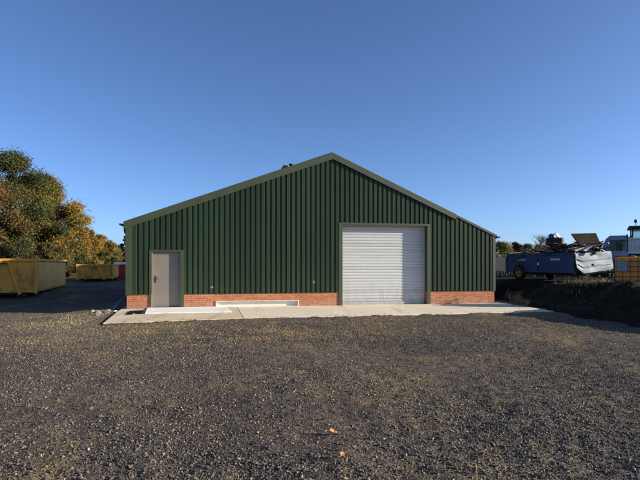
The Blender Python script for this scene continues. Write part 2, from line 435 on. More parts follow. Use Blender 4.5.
def ground_h(x, y):
    s, t = local(x, y)
    h = np.full_like(x, -.055)
    # left of the shed the ground dips and then climbs gently to the yard of skips
    h += -.16*ss(.6, 3.0, -s)*ss(-7, -1, t)*(1-ss(3, 6, y-16.8))
    h += .22*ss(20, 24, y)*ss(1, 5, -s) + .1*ss(24, 34, y)*ss(1, 5, -s)
    near = 1-ss(30, 60, np.hypot(x, y-8))
    amp = near*(1-ss(-.6, -.1, np.minimum(np.minimum(s+.2, 14.8-s), t+4.3)))
    h += amp*(.10*vnoise(x, y, .22, 1) + .05*vnoise(x, y, .7, 2) + .026*vnoise(x, y, 2.3, 3) + .014*vnoise(x, y, 6., 4) + .020*vnoise(x, y, 9., 5))
    for cx in (-1.2, .5):
        xc = cx+.012*(y-13.)**2*.9-.10*(y-13.)
        h -= near*.004*np.exp(-((x-xc)/.17)**2)*(y < 13.6)-near*.003*np.exp(-((np.abs(x-xc)-.34)/.14)**2)*(y < 13.6)
    for cy in (9.2, 10.9):
        yc = cy+.10*x+.012*x*x
        h -= near*.005*np.exp(-((y-yc)/.20)**2)-near*.003*np.exp(-((np.abs(y-yc)-.38)/.15)**2)
    # along the kerbless slab the gravel is dressed up flush
    inside = (s > .3) & (s < 14.6) & (t > -3.35)
    h = np.where(inside, np.minimum(h, -.07), h)
    # gravel banked up raggedly against the front edge of the slab
    front = np.where(s < 4.05, -4.17+.147*(s-.29), np.where(s < 8.5, -3.62, -3.62+.037*(s-8.5)))
    d = front-t
    k = np.exp(-(np.maximum(d, 0)/.30)**2)*(d > -.09)*(s > .35)*(s < 14.4)
    h = h*(1-k)+k*(-.018+.045*vnoise(x, y, 3.1, 81)+.035*vnoise(x, y, 11., 82))
    # far land
    h += 2.2*ss(60, 260, y)*ss(10, 90, x) + 14*ss(300, 1500, y)
    return h

def axis(core0, core1, step, far):
    c = np.arange(core0, core1+1e-6, step)
    out = [c]; d = step; p = core1; r = []
    while p < far:
        d *= 1.25; p += d; r.append(p)
    d = step; p = core0; l = []
    while p > -far:
        d *= 1.25; p -= d; l.append(p)
    return np.concatenate([l[::-1], c, r])
def grid_mesh(name, xs, ys, hf, m):
    X, Y = np.meshgrid(xs, ys)
    Z = hf(X, Y)
    V = np.stack([X, Y, Z], -1).reshape(-1, 3)
    nx, ny = len(xs), len(ys)
    i = (np.arange(ny-1)[:, None]*nx + np.arange(nx-1)[None, :]).ravel()
    F = np.stack([i, i+1, i+nx+1, i+nx], -1)
    return np_mesh(name, V, F, m, True)
xs = axis(-13, 13, .055, 3000.); ys = axis(2., 17.5, .055, 3000.)
ground = grid_mesh('ground', xs, ys, ground_h, M['gravel'])
tag(ground, 'dark gravel yard', None, kind='structure')

# dark soil bank on the right, with a plateau that carries the vehicles
def bank_h(x, y):
    s, t = local(x, y)
    foot = 8.1 + .35*ss(15, 12, y) + 1.0*vnoise(x*0+3, y, .35, 8)
    foot = np.where(y > 17, np.maximum(foot, LX + 15.2*UX - (y-LY-15.2*UY)*UY/UX + .15), foot)
    d = x - foot + .5*vnoise(x, y, .8, 9)
    e = (1-ss(0, 1, (11.6-y)/1.5))*(1-ss(44, 50, y))*(1-ss(30, 36, x))
    h = -.35 + (.42*ss(-.5, .25, d) + .74*ss(.0, 1.7+1.9*ss(15., 16.6, y)*(1-ss(18., 19.5, y)), d))*e
    rough = ss(0, 1., d)*e
    # spoil thrown up along the crest
    h += rough*.22*np.exp(-((x-10.2)/1.1)**2)*np.exp(-((y-14.4)/1.5)**2)*(0.55+.9*vnoise(x, y, .9, 31))
    h += rough*.6*ss(13.2, 16.5, x)*(1-ss(14.5, 16.5, y))*(1-ss(24, 30, x))  # unseen rise right of frame, added to throw shade over the bank
    h += rough*(.30*vnoise(x, y, .8, 10) + .17*vnoise(x, y, 2.1, 11) + .09*vnoise(x, y, 5., 12) + .05*vnoise(x, y, 11., 13))*(1-.75*ss(18, 19.5, y))
    return h
bx = np.concatenate([np.arange(2, 7, .2), np.arange(7., 14, .06), np.arange(14, 38, .25)])
by = np.concatenate([np.arange(9.5, 19, .06), np.arange(19, 27, .12), np.arange(27, 52, .4)])
bank = grid_mesh('soil_bank', bx, by, bank_h, M['soil'])
tag(bank, 'bank of black soil', None, kind='structure')
def gz(x, y):
    a = np.array([float(x)]); b_ = np.array([float(y)])
    return float(max(ground_h(a, b_)[0], bank_h(a, b_)[0] if x > 7 and 10 < y < 50 else -9))

# concrete slabs in front of the shed
def slab(name, poly, z0, z1, m, label):
    mb = MB(); mb.prism([tuple(world(s, -o)[:2]) for s, o in poly], 'z', z0, z1)
    o = mb.build(name, m, None, bevel=.008); tag(o, label, None, kind='structure'); return o
slab('concrete_path', [(-.25, -1.0), (-.12, .85), (.29, 4.17), (4.05, 3.62), (3.86, -.06), (.0, -.06), (.0, -1.0)], -.3, -.004, M['concrete_y'], 'sandy concrete path')
slab('concrete_apron', [(3.868, -.06), (4.062, 3.617), (8.5, 3.62), (11.5, 3.5), (14.46, 3.4), (14.75, -.5), (14.35, -.5), (14.35, -.06)], -.3, .0, M['concrete'], 'pale concrete apron')
slab('concrete_landing', [(.70, .035), (.97, 1.96), (3.70, 2.0), (3.45, .035)], .0, .035, M['landing'], 'white concrete landing')

# ------------------------------------------------------------------ the shed
SL, PL, PR, ZL, ZR, SA, ZA = 14.27, .3673, .4479, 3.10, 2.79, 7.459, 5.84
DEEP = 25.
shed = empty('green_shed', (LX, LY, 0), PH, 'big dark green ribbed metal shed with roller shutter and brick base', 'shed')
def rz_(s):
    return ZL+PL*s if s < SA else ZA-PR*(s-SA)
def profile(s0, s1, crit, pitch=.19):
    """box profile: wide outer pans, narrow valleys 32 mm deep; d is how far in front of the wall line"""
    pts = {round(s0, 4), round(s1, 4)} | {round(c, 4) for c in crit}
    k = s0
    knots = []
    while k < s1+pitch:
        knots += [(k, .034), (k+.112, .034), (k+.128, -.012), (k+.174, -.012)]
        k += pitch
    ks = np.array([a for a, _ in knots]); kd = np.array([b_ for _, b_ in knots])
    for a in ks:
        if s0 < a < s1: pts.add(round(float(a), 4))
    pts = sorted(pts)
    return [(p, float(np.interp(p, ks, kd))) for p in pts]
RO = (7.885, 11.354, 3.12); DO = (.837, 1.846, 2.07)
mb = MB()
pr = profile(.03, SL-.03, [SA, RO[0], RO[1], DO[0], DO[1]])
for (s0, d0), (s1, d1) in zip(pr, pr[1:]):
    c = (s0+s1)/2
    zb = RO[2]+.02 if RO[0] < c < RO[1] else (DO[2]+.02 if DO[0] < c < DO[1] else .5)
    mb.add([(s0, -d0, zb), (s1, -d1, zb), (s1, -d1, rz_(s1)-.03), (s0, -d0, rz_(s0)-.03)], [(0, 1, 2, 3)])
mb.build('front_cladding', M['cladding'], shed)
for nm, sx_, sg, zt in (('left', 0, -1, ZL), ('right', SL, 1, ZR)):
    mb = MB()
    pr = profile(.03, DEEP-.03, [])
    for (s0, d0), (s1, d1) in zip(pr, pr[1:]):
        mb.add([(sx_+sg*d0, s0, .5), (sx_+sg*d1, s1, .5), (sx_+sg*d1, s1, zt-.03), (sx_+sg*d0, s0, zt-.03)], [(0, 1, 2, 3)])
    mb.build('side_cladding', M['cladding'], shed)
mb = MB()
pr = profile(.03, SL-.03, [SA])
for (s0, d0), (s1, d1) in zip(pr, pr[1:]):
    mb.add([(s0, DEEP+d0, .5), (s1, DEEP+d1, .5), (s1, DEEP+d1, rz_(s1)-.03), (s0, DEEP+d0, rz_(s0)-.03)], [(0, 1, 2, 3)])
mb.build('rear_cladding', M['cladding'], shed)
# brick base
mb = MB()
for a, b_, c in ((0, DO[0], -.35), (DO[1], 3.10, -.35), (3.10, 6.17, .235), (6.17, RO[0], -.35), (RO[1], SL, -.35)):
    mb.box(a, -.022, c, b_, .2, .50)
mb.box(0, .2, -.35, .2, DEEP-.2, .5); mb.box(SL-.2, .2, -.35, SL, DEEP-.2, .5); mb.box(0, DEEP-.2, -.35, SL, DEEP, .5)
mb.build('brick_base', M['brick'], shed)
# inside floor and dark lining so that nothing shines through
MB().box(.21, .21, -.02, SL-.21, DEEP-.21, .012).build('floor', M['concrete'], shed)
# roof: two ribbed slopes
for nm, s0, s1 in (('left', -.12, SA), ('right', SA, SL+.12)):
    mb = MB()
    k = -.02; pts = []
    while k < DEEP+.02:
        pts += [(k, .0), (k+.2, .0), (k+.23, .035), (k+.30, .035), (k+.33, 0)]
        k += .333
    f = (lambda s: ZL+PL*s) if s0 < 0 else (lambda s: ZA-PR*(s-SA))
    for (a, da), (b_, db) in zip(pts, pts[1:]):
        if b_ <= a: continue
        mb.add([(s0, a, f(s0)+da), (s1, a, f(s1)+da), (s1, b_, f(s1)+db), (s0, b_, f(s0)+db)], [(0, 1, 2, 3)])
    mb.build('roof', M['roof'], shed)
MB().prism([(SA-.3, ZA-.3*PL+.045), (SA, ZA+.055), (SA+.3, ZA-.3*PR+.045), (SA+.3, ZA-.3*PR+.038), (SA, ZA+.046), (SA-.3, ZA-.3*PL+.038)], 'y', -.05, DEEP+.05).build('ridge_cap', M['roof'], shed)
# verge trims: a folded board up each rake; the right one stops short of the eave
def verge(s0, s1, w0, w1, up, d):
    mb = MB()
    z0, z1 = rz_(s0), rz_(s1)
    mb.hexa([(s0, -d, z0-w0), (s1, -d, z1-w1), (s1, -d+.03, z1-w1), (s0, -d+.03, z0-w0),
             (s0, -d, z0+up), (s1, -d, z1+up), (s1, .22, z1+up), (s0, .22, z0+up)])
    return mb.build('verge_trim', M['trim'], shed, bevel=.006)
verge(-.10, SA-.002, .22, .23, .05, .10)
verge(SA+.002, 12.56, .20, .17, .05, .10)
mb = MB(); mb.hexa([(12.565, -.06, rz_(12.565)-.05), (SL+.10, -.06, rz_(SL+.10)-.05), (SL+.10, .2, rz_(SL+.10)-.05), (12.565, .2, rz_(12.565)-.05),
                    (12.565, -.06, rz_(12.565)+.045), (SL+.10, -.06, rz_(SL+.10)+.045), (SL+.10, .2, rz_(SL+.10)+.045), (12.565, .2, rz_(12.565)+.045)])
mb.build('verge_flashing', M['roof'], shed)
# corner trims
mb = MB(); mb.box(-.045, -.045, .49, .20, -.036, ZL-.05); mb.box(-.045, -.036, .49, -.036, .20, ZL-.05); mb.build('corner_trim', M['trim'], shed)
mb = MB(); mb.box(SL-.07, -.045, .49, SL+.045, -.036, ZR+.0); mb.box(SL+.036, -.036, .49, SL+.045, .20, ZR-.05); mb.build('corner_trim', M['trim'], shed)
# drip flashing over the bricks
for a, b_ in ((.2, DO[0]-.07), (DO[1]+.12, RO[0]-.15), (RO[1]+.13, SL-.07)):
    MB().box(a, -.040, .495, b_, .0, .507).build('drip_flashing', M['trim'], shed)
# roller opening
mb = MB()
mb.box(RO[0]-.15, -.046, 0, RO[0], -.036, 3.20); mb.box(RO[0]-.012, -.036, 0, RO[0], .24, 3.12)
mb.build('jamb_trim', M['trim'], shed)
mb = MB()
mb.box(RO[1], -.046, 0, RO[1]+.13, -.036, 3.20); mb.box(RO[1], -.036, 0, RO[1]+.012, .24, 3.12)
mb.build('jamb_trim', M['trim'], shed)
mb = MB(); mb.box(RO[0], -.046, 3.12, RO[1], -.036, 3.20); mb.box(RO[0], -.036, 3.12, RO[1], .24, 3.13); mb.build('lintel_trim', M['trim'], shed)
rd = None
mb = MB()
# curtain of curved slats
p = .115; n = int(3.3/p); prof = []
for i in range(n):
    for q, dd in ((.0, .0), (.07, -.001), (.12, -.012), (.30, -.019), (.6, -.019), (.84, -.013), (.92, -.001)):
        prof.append((i*p+q*p, dd))
prof.append((n*p, 0))
D0 = .245
for (z0, d0), (z1, d1) in zip(prof, prof[1:]):
    mb.add([(RO[0]-.03, D0+d0, z0+.10), (RO[1]+.03, D0+d0, z0+.10), (RO[1]+.03, D0+d1, z1+.10), (RO[0]-.03, D0+d1, z1+.10)], [(0, 1, 2, 3)])
rd = mb.build('shutter_curtain', M['shutter'], shed)
MB().box(RO[0]+.02, D0-.035, .012, RO[1]-.02, D0+.03, .1).build('bottom_rail', M['shutter'], rd, bevel=.008)
# personnel door
mb = MB()
mb.box(DO[0]-.07, -.046, 0.035, DO[0], -.036, 2.11); mb.box(DO[1], -.046, .035, DO[1]+.12, -.036, 2.11); mb.box(DO[0], -.046, 2.07, DO[1], -.036, 2.11)
mb.build('door_trim', M['trim'], shed)
mb = MB()
mb.box(DO[0], .0, .036, DO[0]+.045, .13, 2.07); mb.box(DO[1]-.045, .0, .036, DO[1], .13, 2.07); mb.box(DO[0]+.045, .0, 2.03, DO[1]-.045, .13, 2.07)
mb.build('door_frame', M['door_frame'], shed)
dr = MB().box(DO[0]+.048, .075, .045, DO[1]-.048, .12, 2.027).build('door', M['door'], shed, bevel=.004)
mb = MB()
mb.box(DO[0]+.10, .066, .92, DO[0]+.155, .0745, 1.16)
mb.tube([(DO[0]+.128, .066, 1.07), (DO[0]+.128, .02, 1.07), (DO[0]+.15, .015, 1.07), (DO[0]+.245, .015, 1.065)], .011)
mb.build('handle', M['chrome'], dr)
MB().lathe([(0, -.006), (.012, -.006), (.012, .0), (0, 0)], (DO[0]+.128, .0705, .965), 'y', 12).build('lock', M['chrome'], dr)
for z in (.30, 1.05, 1.82):
    MB().tube([(DO[1]-.048, .066, z-.05), (DO[1]-.048, .066, z+.05)], .009, 8).build('hinge', M['chrome'], dr)
MB().box(DO[0]+.048, .03, .0355, DO[1]-.048, .12, .043).build('threshold', M['chrome'], shed)
# gutters and downpipe
for sx_, z in ((-.19, ZL-.06), (SL+.17, ZR-.06)):
    mb = MB()
    a = [(sx_+.075*math.cos(t), z+.075*math.sin(t)) for t in np.linspace(math.pi, 2*math.pi, 9)]
    inn = [(sx_+.068*math.cos(t), z+.068*math.sin(t)) for t in np.linspace(2*math.pi, math.pi, 9)]
    mb.prism(a+inn, 'y', -.07, DEEP)
    mb.prism(a, 'y', -.075, -.0705)
    mb.build('gutter', M['gutter'], shed)
mb = MB(); mb.tube([(-.19, .5, ZL-.13), (-.19, .5, ZL-.3), (-.10, .5, ZL-.5), (-.10, .5, .05)], .034); mb.build('downpipe', M['gutter'], shed)
# little dark cowl on the left slope
mb = MB()
zz = rz_(5.55)
mb.prism([(5.45, rz_(5.45)-.02), (5.63, zz+.27), (5.80, zz+.27), (5.84, rz_(5.84)-.02)], 'y', .32, .62)
mb.tube([(5.95, .5, rz_(5.95)-.03), (5.95, .5, rz_(5.95)+.18)], .05)
mb.lathe([(0, .0), (.085, .0), (.085, .06), (0, .08)], (5.95, .5, rz_(5.95)+.16), 'z', 12)
mb.build('roof_vent', M['gutter'], shed)

# long low cream framed recess in the brick base
T0, T1, TZ = 3.10, 6.17, .235
rf = MB(); rf.box(T0, -.05, TZ-.022, T1, .09, TZ); rf.box(T0, -.05, .0, T1, .09, .02); rf.box(T0, -.05, .02, T0+.022, .09, TZ-.022); rf.box(T1-.022, -.05, .02, T1, .09, TZ-.022)
rf = rf.build('recess_frame', M['white_steel'], shed, bevel=.003)
MB().box(T0+.022, .075, .02, T1-.022, .09, TZ-.022).build('back_panel', M['white_steel'], rf)
# black mat
mb = MB()
mb.prism([tuple(world(s, -o)[:2]) for s, o in ((.30, 1.04), (.705, .8), (.80, 1.35), (.86, 1.9), (.72, 1.95), (.69, 1.66), (.58, 1.70), (.60, 2.1), (.46, 2.15))], 'z', .0, .022)
tag(mb.build('rubber_mat', M['rubber'], None, bevel=.004), 'small black rubber mat with a notched edge on the sandy concrete path', 'mat')

# ------------------------------------------------------- skips on the left
def skip(loc, rz, H, L, W, label, hook_left):
    t = empty('yellow_skip', loc, rz, label, 'skip', 'yellow roll-off skips')
    hw = W/2; zf = .26
    mb = MB(); mb.box(-hw+.06, .05, zf, hw-.06, L, zf+.08)
    mb.box(-hw+.03, 0.04, zf+.08, hw-.03, .08, H-.13)
    mb.box(-hw+.03, L-.04, zf+.08, hw-.03, L, H-.13)
    mb.build('tub', M['skip_yellow'], t)
    for sg in (-1, 1):
        mb = MB(); x0, x1 = sorted((sg*(hw-.03), sg*(hw-.08)))
        mb.box(x0, .08, zf+.08, x1, L-.04, H-.13)
        for k in range(9):
            y = .75+k*(L-1.2)/8
            a, b_ = sorted((sg*(hw-.03), sg*(hw-.022)))
            mb.box(a, y-.04, zf+.1, b_, y+.04, H-.13)
        mb.build('side_wall', M['skip_cream'], t, bevel=.006)
    mb = MB()
    mb.box(-hw-.03, -.03, H-.13, hw+.03, .13, H); mb.box(-hw-.03, L-.1, H-.13, hw+.03, L+.03, H)
    mb.box(-hw-.03, .13, H-.13, -hw+.10, L-.1, H); mb.box(hw-.10, .13, H-.13, hw+.03, L-.1, H)
    mb.build('top_rail', M['skip_yellow'], t, bevel=.012)
    for sg in (-1, 1):
        a, b_ = sorted((sg*(hw-.10), sg*(hw+.02)))
        MB().box(a, -.02, .2, b_, .04, H-.13).build('corner_post', M['skip_yellow'], t, bevel=.01)
    for sg in (-1, 1):              # the two raking legs of the lifting frame
        mb = MB(); mb.hexa([(sg*.62-.06, -.10, .18), (sg*.62+.06, -.10, .18), (sg*.62+.06, .04, .18), (sg*.62-.06, .04, .18),
                            (sg*.16-.05, -.10, H-.14), (sg*.16+.05, -.10, H-.14), (sg*.16+.05, .04, H-.14), (sg*.16-.05, .04, H-.14)])
        mb.build('frame_leg', M['skip_yellow'], t, bevel=.008)
    mb = MB(); mb.tube([(-.16, -.08, H-.25), (-.08, -.2, H-.22), (.08, -.2, H-.22), (.16, -.08, H-.25)], .028)
    mb.build('lifting_bar', M['dark_metal'], t)
    for k in range(7):
        z = .45+k*(H-.7)/6
        MB().tube([(hw+.0, .02, z), (hw+.07, .02, z), (hw+.07, .34, z), (hw+.0, .34, z)], .014, 6).build('ladder_rung', M['skip_yellow'], t)
    mb = MB(); mb.box(-.55, .2, .06, -.43, L-.1, zf); mb.box(.43, .2, .06, .55, L-.1, zf)
    for k in range(5):
        mb.box(-hw+.1, .6+k*(L-1.2)/4-.05, .14, hw-.1, .6+k*(L-1.2)/4+.05, zf)
    mb.build('skid', M['dark_metal'], t)
    for y in (.35, L-.45):
        for sg in (-1, 1):
            MB().lathe([(0, -.13), (.13, -.13), (.13, .13), (0, .13)], (sg*.75, y, .13), 'x', 16).build('roller', M['dark_metal'], t)
    return t
z = gz(-14.5, 22)
skip((-14.48, 21.58, z-.01), R(19.1), 1.86-z, 7.4, 2.6, 'nearest yellow skip with faded cream side and raking front legs', 0)
z = gz(-17, 35)
skip((-16.75, 35., z-.01), R(17), 1.60-z, 5.6, 2.5, 'smaller looking yellow skip further back beside the red bin', 0)
# red bin with a pale lid, white lattice crate beside it
z = gz(-17, 40)
rb = empty('red_bin', (-16.78, 39.5, z), R(14), 'dark red steel bin with pale lid at the shed corner', 'bin')
mb = MB(); mb.hexa([(-.5, -.5, .12), (.5, -.5, .12), (.5, .5, .12), (-.5, .5, .12), (-.58, -.55, 1.25), (.58, -.55, 1.25), (.58, .55, 1.25), (-.58, .55, 1.25)]); mb.build('bin_body', M['red'], rb, bevel=.03)
mb = MB(); mb.box(-.62, -.58, 1.25, .62, .58, 1.31); mb.build('rim', M['red'], rb, bevel=.01)
mb = MB(); mb.prism([(-.5, 1.31), (-.38, 1.52), (.38, 1.52), (.5, 1.31)], 'y', -.45, .45); mb.build('lid', M['white_steel'], rb, bevel=.02)
for sx_ in (-.45, .45):
    for sy_ in (-.4, .4): MB().lathe([(0, -.05), (.08, -.05), (.08, .05), (0, .05)], (sx_, sy_, .08), 'x', 12).build('castor', M['dark_metal'], rb)
ct = empty('wire_crate', (-17.9, 39.0, z), R(10), 'white lattice crate between the far skip and the red bin', 'crate')
mb = MB()
for i in range(6):
    a = -.55+i*.22
    mb.tube([(a, -.45, .35), (a, -.45, 1.25)], .03, 6); mb.tube([(a, .45, .35), (a, .45, 1.25)], .03, 6)
for i in range(5):
    zz = .35+i*.225
    mb.tube([(-.55, -.45, zz), (.55, -.45, zz)], .03, 6); mb.tube([(-.55, .45, zz), (.55, .45, zz)], .03, 6)
    mb.tube([(-.55, -.45, zz), (-.55, .45, zz)], .03, 6); mb.tube([(.55, -.45, zz), (.55, .45, zz)], .03, 6)
mb.build('lattice', M['white_plastic'], ct)
mb = MB(); mb.box(-.6, -.5, 0.0, .6, .5, .32); mb.build('base', M['dark_metal'], ct)

# ------------------------------------------------------------- the trailer
tr = empty('farm_trailer', (10.85, 20.0, gz(11.2, 22)), R(-72), 'dark blue drop-side trailer with battered white end board full of scrap', 'trailer')
TG = tr.location.z
# local x runs from the far end (-4.2) to the near end (0); local y (0..2) to the right; angle turns +x towards the camera
TL, TW, ZB, ZT = 4.2, 1.97, 1.30-TG, 2.10-TG
def tsub(): return MB()
mb = MB(); mb.box(-TL, .05, ZB-.06, -.03, TW-.05, ZB+.02); mb.build('deck', M['dark_metal'], tr)
for y0, y1 in ((0, .05), (TW-.05, TW)):
    mb = MB()
    for a, b_ in ((-TL, -TL/2-.02), (-TL/2+.02, -.04)):
        mb.box(a+.03, y0, ZB-.1, b_, y1, ZT)
        yo = y0-.02 if y0 == 0 else y1
        mb.box(a+.03, yo, ZT-.10, b_, yo+.02, ZT); mb.box(a+.03, yo, ZB-.1, b_, yo+.02, ZB-.02)
        mb.box(a+.03, yo, ZB+.30, b_, yo+.02, ZB+.36)
    sb = mb.build('side_board', M['blue'], tr, bevel=.008)
    if y0 == 0:
        for a in (-TL*.75, -TL*.25):
            MB().box(a-.28, -.028, ZB+.46, a+.28, -.0205, ZB+.55).build('maker_plate', M['plate'], sb)
    for a in (-TL, -TL/2-.02, -.04):
        MB().box(a-.0, y0-.025, ZB-.15, a+.04, y1+.025, ZT+.03).build('post', M['dark_metal'], tr)
mb = MB(); mb.box(-TL-.05, .03, ZB-.1, -TL, TW-.03, ZT); mb.build('headboard', M['blue'], tr)
# battered white end board, leaning and bent, facing the yard
mb = MB()
NX, NZ = 22, 10
def endpt(u, w, d):
    # outline like a slumped sheet: lower corner pulled in on the left, drooping
    y = -.05 + u*(TW+.04)
    zt = ZT-.06+.13*u; zb = ZB-.10+.22*max(0, u-.2) + .25*max(0, .17-u)/.17
    z = zb+(zt-zb)*w
    b_ = .022*math.sin(w*9+u*3)*math.sin(u*5+1)+.03*mnoise.noise((u*3, w*3, 1.7))
    return (.02+b_+.10*(1-w)+d, y, z)
vs = [endpt(i/NX, j/NZ, .04) for j in range(NZ+1) for i in range(NX+1)]
vs2 = [endpt(i/NX, j/NZ, 0) for j in range(NZ+1) for i in range(NX+1)]
fs = [(j*(NX+1)+i, j*(NX+1)+i+1, (j+1)*(NX+1)+i+1, (j+1)*(NX+1)+i) for j in range(NZ) for i in range(NX)]
nv = len(vs)
edge = [j*(NX+1) for j in range(NZ+1)]
rim_loop = [i for i in range(NX+1)] + [(j+1)*(NX+1)-1 for j in range(1, NZ+1)] + [NZ*(NX+1)+i for i in range(NX-1, -1, -1)] + [j*(NX+1) for j in range(NZ-1, 0, -1)]
fs2 = [tuple(nv+i for i in f[::-1]) for f in fs]
fr = [(rim_loop[i], rim_loop[(i+1) % len(rim_loop)], nv+rim_loop[(i+1) % len(rim_loop)], nv+rim_loop[i]) for i in range(len(rim_loop))]
mb.add(vs+vs2, fs+fs2+fr)
eb = mb.build('end_board', M['white_panel'], tr)
mb = MB()
for w in (.30, .62):
    pts = [Vector(endpt(i/NX, w, .06)) for i in range(1, NX)]
    mb.tube(pts, .022, 6)
mb.build('stiffener', M['white_panel'], eb)
mb = MB()
mb.lathe([(0, -.03), (.06, -.03), (.06, .03), (0, .03)], (.13, TW*.45, ZB+.26), 'x', 10); mb.box(.08, TW*.40, ZB+.24, .14, TW*.75, ZB+.28)
mb.build('latch', M['dark_metal'], eb)
mb = MB()
for y in (.45, TW-.55): mb.box(-TL, y, ZB-.22, -.1, y+.10, ZB-.06)
mb.box(-TL*.80, .1, .33, -TL*.80+.1, TW-.1, .43)
mb.tube([(-.1, TW*.3, ZB-.16), (1.3, TW*.5, .5)], .05, 8); mb.tube([(-.1, TW*.7, ZB-.16), (1.3, TW*.5, .5)], .05, 8)
mb.tube([(1.3, TW*.5, .55), (1.3, TW*.5, .0)], .035, 8)
mb.box(-TL*.80, .5, .4, -TL*.80+.1, .6, ZB-.1); mb.box(-TL*.80, TW-.6, .4, -TL*.80+.1, TW-.5, ZB-.1)
mb.build('chassis', M['dark_metal'], tr)
for y, sg in ((.02, -1), (TW-.02, 1)):
    c = (-TL*.80+.05, y, .37)
    wh = MB().lathe([(.24, -.10), (.34, -.11), (.375, -.08), (.375, .08), (.34, .11), (.24, .10), (.24, -.10)], c, 'y', 28).build('wheel', M['tyre'], tr)
    MB().lathe([(0, .03*sg), (.07, .06*sg), (.08, .02*sg), (.20, .02*sg), (.245, .09*sg), (.245, -.08*sg)], c, 'y', 28).build('rim', M['yellow_rim'], wh)
mt = tr.matrix_basis

# scrap heaped on the trailer: every board its own thing
def tw(x, y, z):
    a = R(-72); return Vector((10.85+x*math.cos(a)-y*math.sin(a), 20.0+x*math.sin(a)+y*math.cos(a), TG+z))
random.seed(5)
for i in range(64):
    x = -3.9+3.8*random.random()**.62; y = .15+1.6*random.random()
    heap = ZT-.05+.38*math.exp(-((x+.9)/1.1)**2)*(1-abs(y-1)/2.0)
    L = random.uniform(.8, 1.9); w = random.uniform(.08, .2); th = random.uniform(.02, .05)
    mb = MB(); mb.box(-L/2, -w/2, -th/2, L/2, w/2, th/2)
    if random.random() < .4: mb.box(L/2-.12, -w/2, th/2+.001, L/2-.05, w/2, th/2+.04)
    o = mb.build('scrap_board', M['rust_wood'] if random.random() < .8 else M['pale_wood'], None, bevel=.003)
    o.location = tw(x, y, heap-.12+.25*random.random())
    o.rotation_euler = (random.uniform(-.35, .35), random.uniform(-.38, .38), random.uniform(-1.4, 1.4))
    tag(o, 'weathered scrap board in the jumbled heap on the blue trailer', 'board', 'scrap boards heaped on the trailer')
def plank(p0, p1, w, th, m, name, label, cat, nrm=(0, -1, .4)):
    p0, p1 = Vector(p0), Vector(p1); d = (p1-p0); L = d.length; d.normalize()
    s = d.cross(Vector(nrm)).normalized(); n = s.cross(d)
    Mx = Matrix((d, s, n)).transposed().to_4x4()
    mb = MB(); mb.box(-L/2, -w/2, -th/2, L/2, w/2, th/2)
    o = mb.build(name, m, None, bevel=.004); o.matrix_world = Matrix.Translation((p0+p1)/2) @ Mx
    tag(o, label, cat); return o
def at(x, y, Y, z=None):
    return Vector(((x-320)/470*Y, Y, 1.6+(264-y)*Y/470))
# pallet-like dark sheet propped on top, slatted crate, pale lengths
mb = MB()
A, B_, C_, D_ = at(571.5, 233.5, 20.7), at(596, 233, 21.0), at(600.5, 243, 20.6), at(579, 244, 20.3)
n_ = (B_-A).cross(D_-A).normalized()*.05
mb.hexa([A, B_, C_, D_, A+n_, B_+n_, C_+n_, D_+n_])
M['dark_board'] = paint('dark_board', (.020, .014, .011), .95, var=.5, scale=3, dirt=(.06, .04, .03), dirt_amt=.3, spec=.1)
tag(mb.build('scrap_sheet', M['dark_board'], None, bevel=.006), 'flat dark sheet propped on top of the trailer scrap', 'sheet')
for i, (a, b_, mm, lab) in enumerate((
    (at(566, 251, 20.3), at(596, 243, 20.7), 'pale_wood', 'long pale plank sloping up in front of the propped sheet'),
    (at(584, 250.5, 20.0), at(597.5, 243.5, 20.4), 'white_plastic', 'short white length beside the torn white end board'),
    (at(556, 250, 20.8), at(586, 240, 21.2), 'rust_wood', 'dark plank running up under the propped sheet'),
    (at(548, 249, 21.2), at(577, 246, 20.6), 'rust_wood', 'dark plank lying low across the middle of the scrap'),
    (at(575, 251, 20.0), at(592, 246, 20.3), 'pale_wood', 'thin pale batten lying above the white end board'))):
    plank(a, b_, .10 if i != 1 else .07, .035, M[mm], 'scrap_plank', lab, 'plank')
ca = empty('slatted_crate', at(555, 247.5, 22.0), R(-35), 'dark slatted crate standing up out of the trailer scrap', 'crate')
mb = MB()
for k in range(3): mb.box(-.33, -.30, .06+k*.13, .33, -.275, .165+k*.13); mb.box(-.33, .275, .06+k*.13, .33, .30, .165+k*.13); mb.box(-.33, -.274, .06+k*.13, -.31, .274, .165+k*.13); mb.box(.31, -.274, .06+k*.13, .33, .274, .165+k*.13)
mb.build('slat', M['rust_wood'], ca)
for sx_ in (-.309, .259):
    for sy_ in (-.274, .224): MB().box(sx_, sy_, 0, sx_+.05, sy_+.05, .46).build('post', M['rust_wood'], ca)
random.seed(9)
for k, (px, py, lab) in enumerate(((551.5, 236.8, 'small dark lump of rag on the slatted crate'), (554.5, 236.2, 'white crumpled bag on top of the slatted crate'), (557.5, 236.9, 'smaller pale crumpled bag at the end of the slatted crate'))):
    mb = MB()
    vs = []; n = 9
    for j in range(6):
        th = math.pi*j/5
        for i in range(n):
            a = 2*math.pi*i/n; r = .15*(1+.35*random.uniform(-1, 1))
            vs.append((r*math.sin(th)*math.cos(a), r*math.sin(th)*math.sin(a), r*.9*math.cos(th)))
    fs = [(j*n+i, j*n+(i+1) % n, (j+1)*n+(i+1) % n, (j+1)*n+i) for j in range(5) for i in range(n)]
    mb.add(vs, fs)
    o = mb.build('crumpled_bag', M['white_plastic'] if k else M['blue'], None); o.location = at(px, py, 21.9)
    tag(o, lab, 'bag')

# ----------------------------------------------------------------- the van
vz = gz(16.5, 27)
van = empty('pickup_truck', (17.05, 27.0, vz), R(-29), 'blue grey pickup truck cab with dark side window behind the orange tank', 'truck')
H0 = 1.6+28*26.8/470-vz
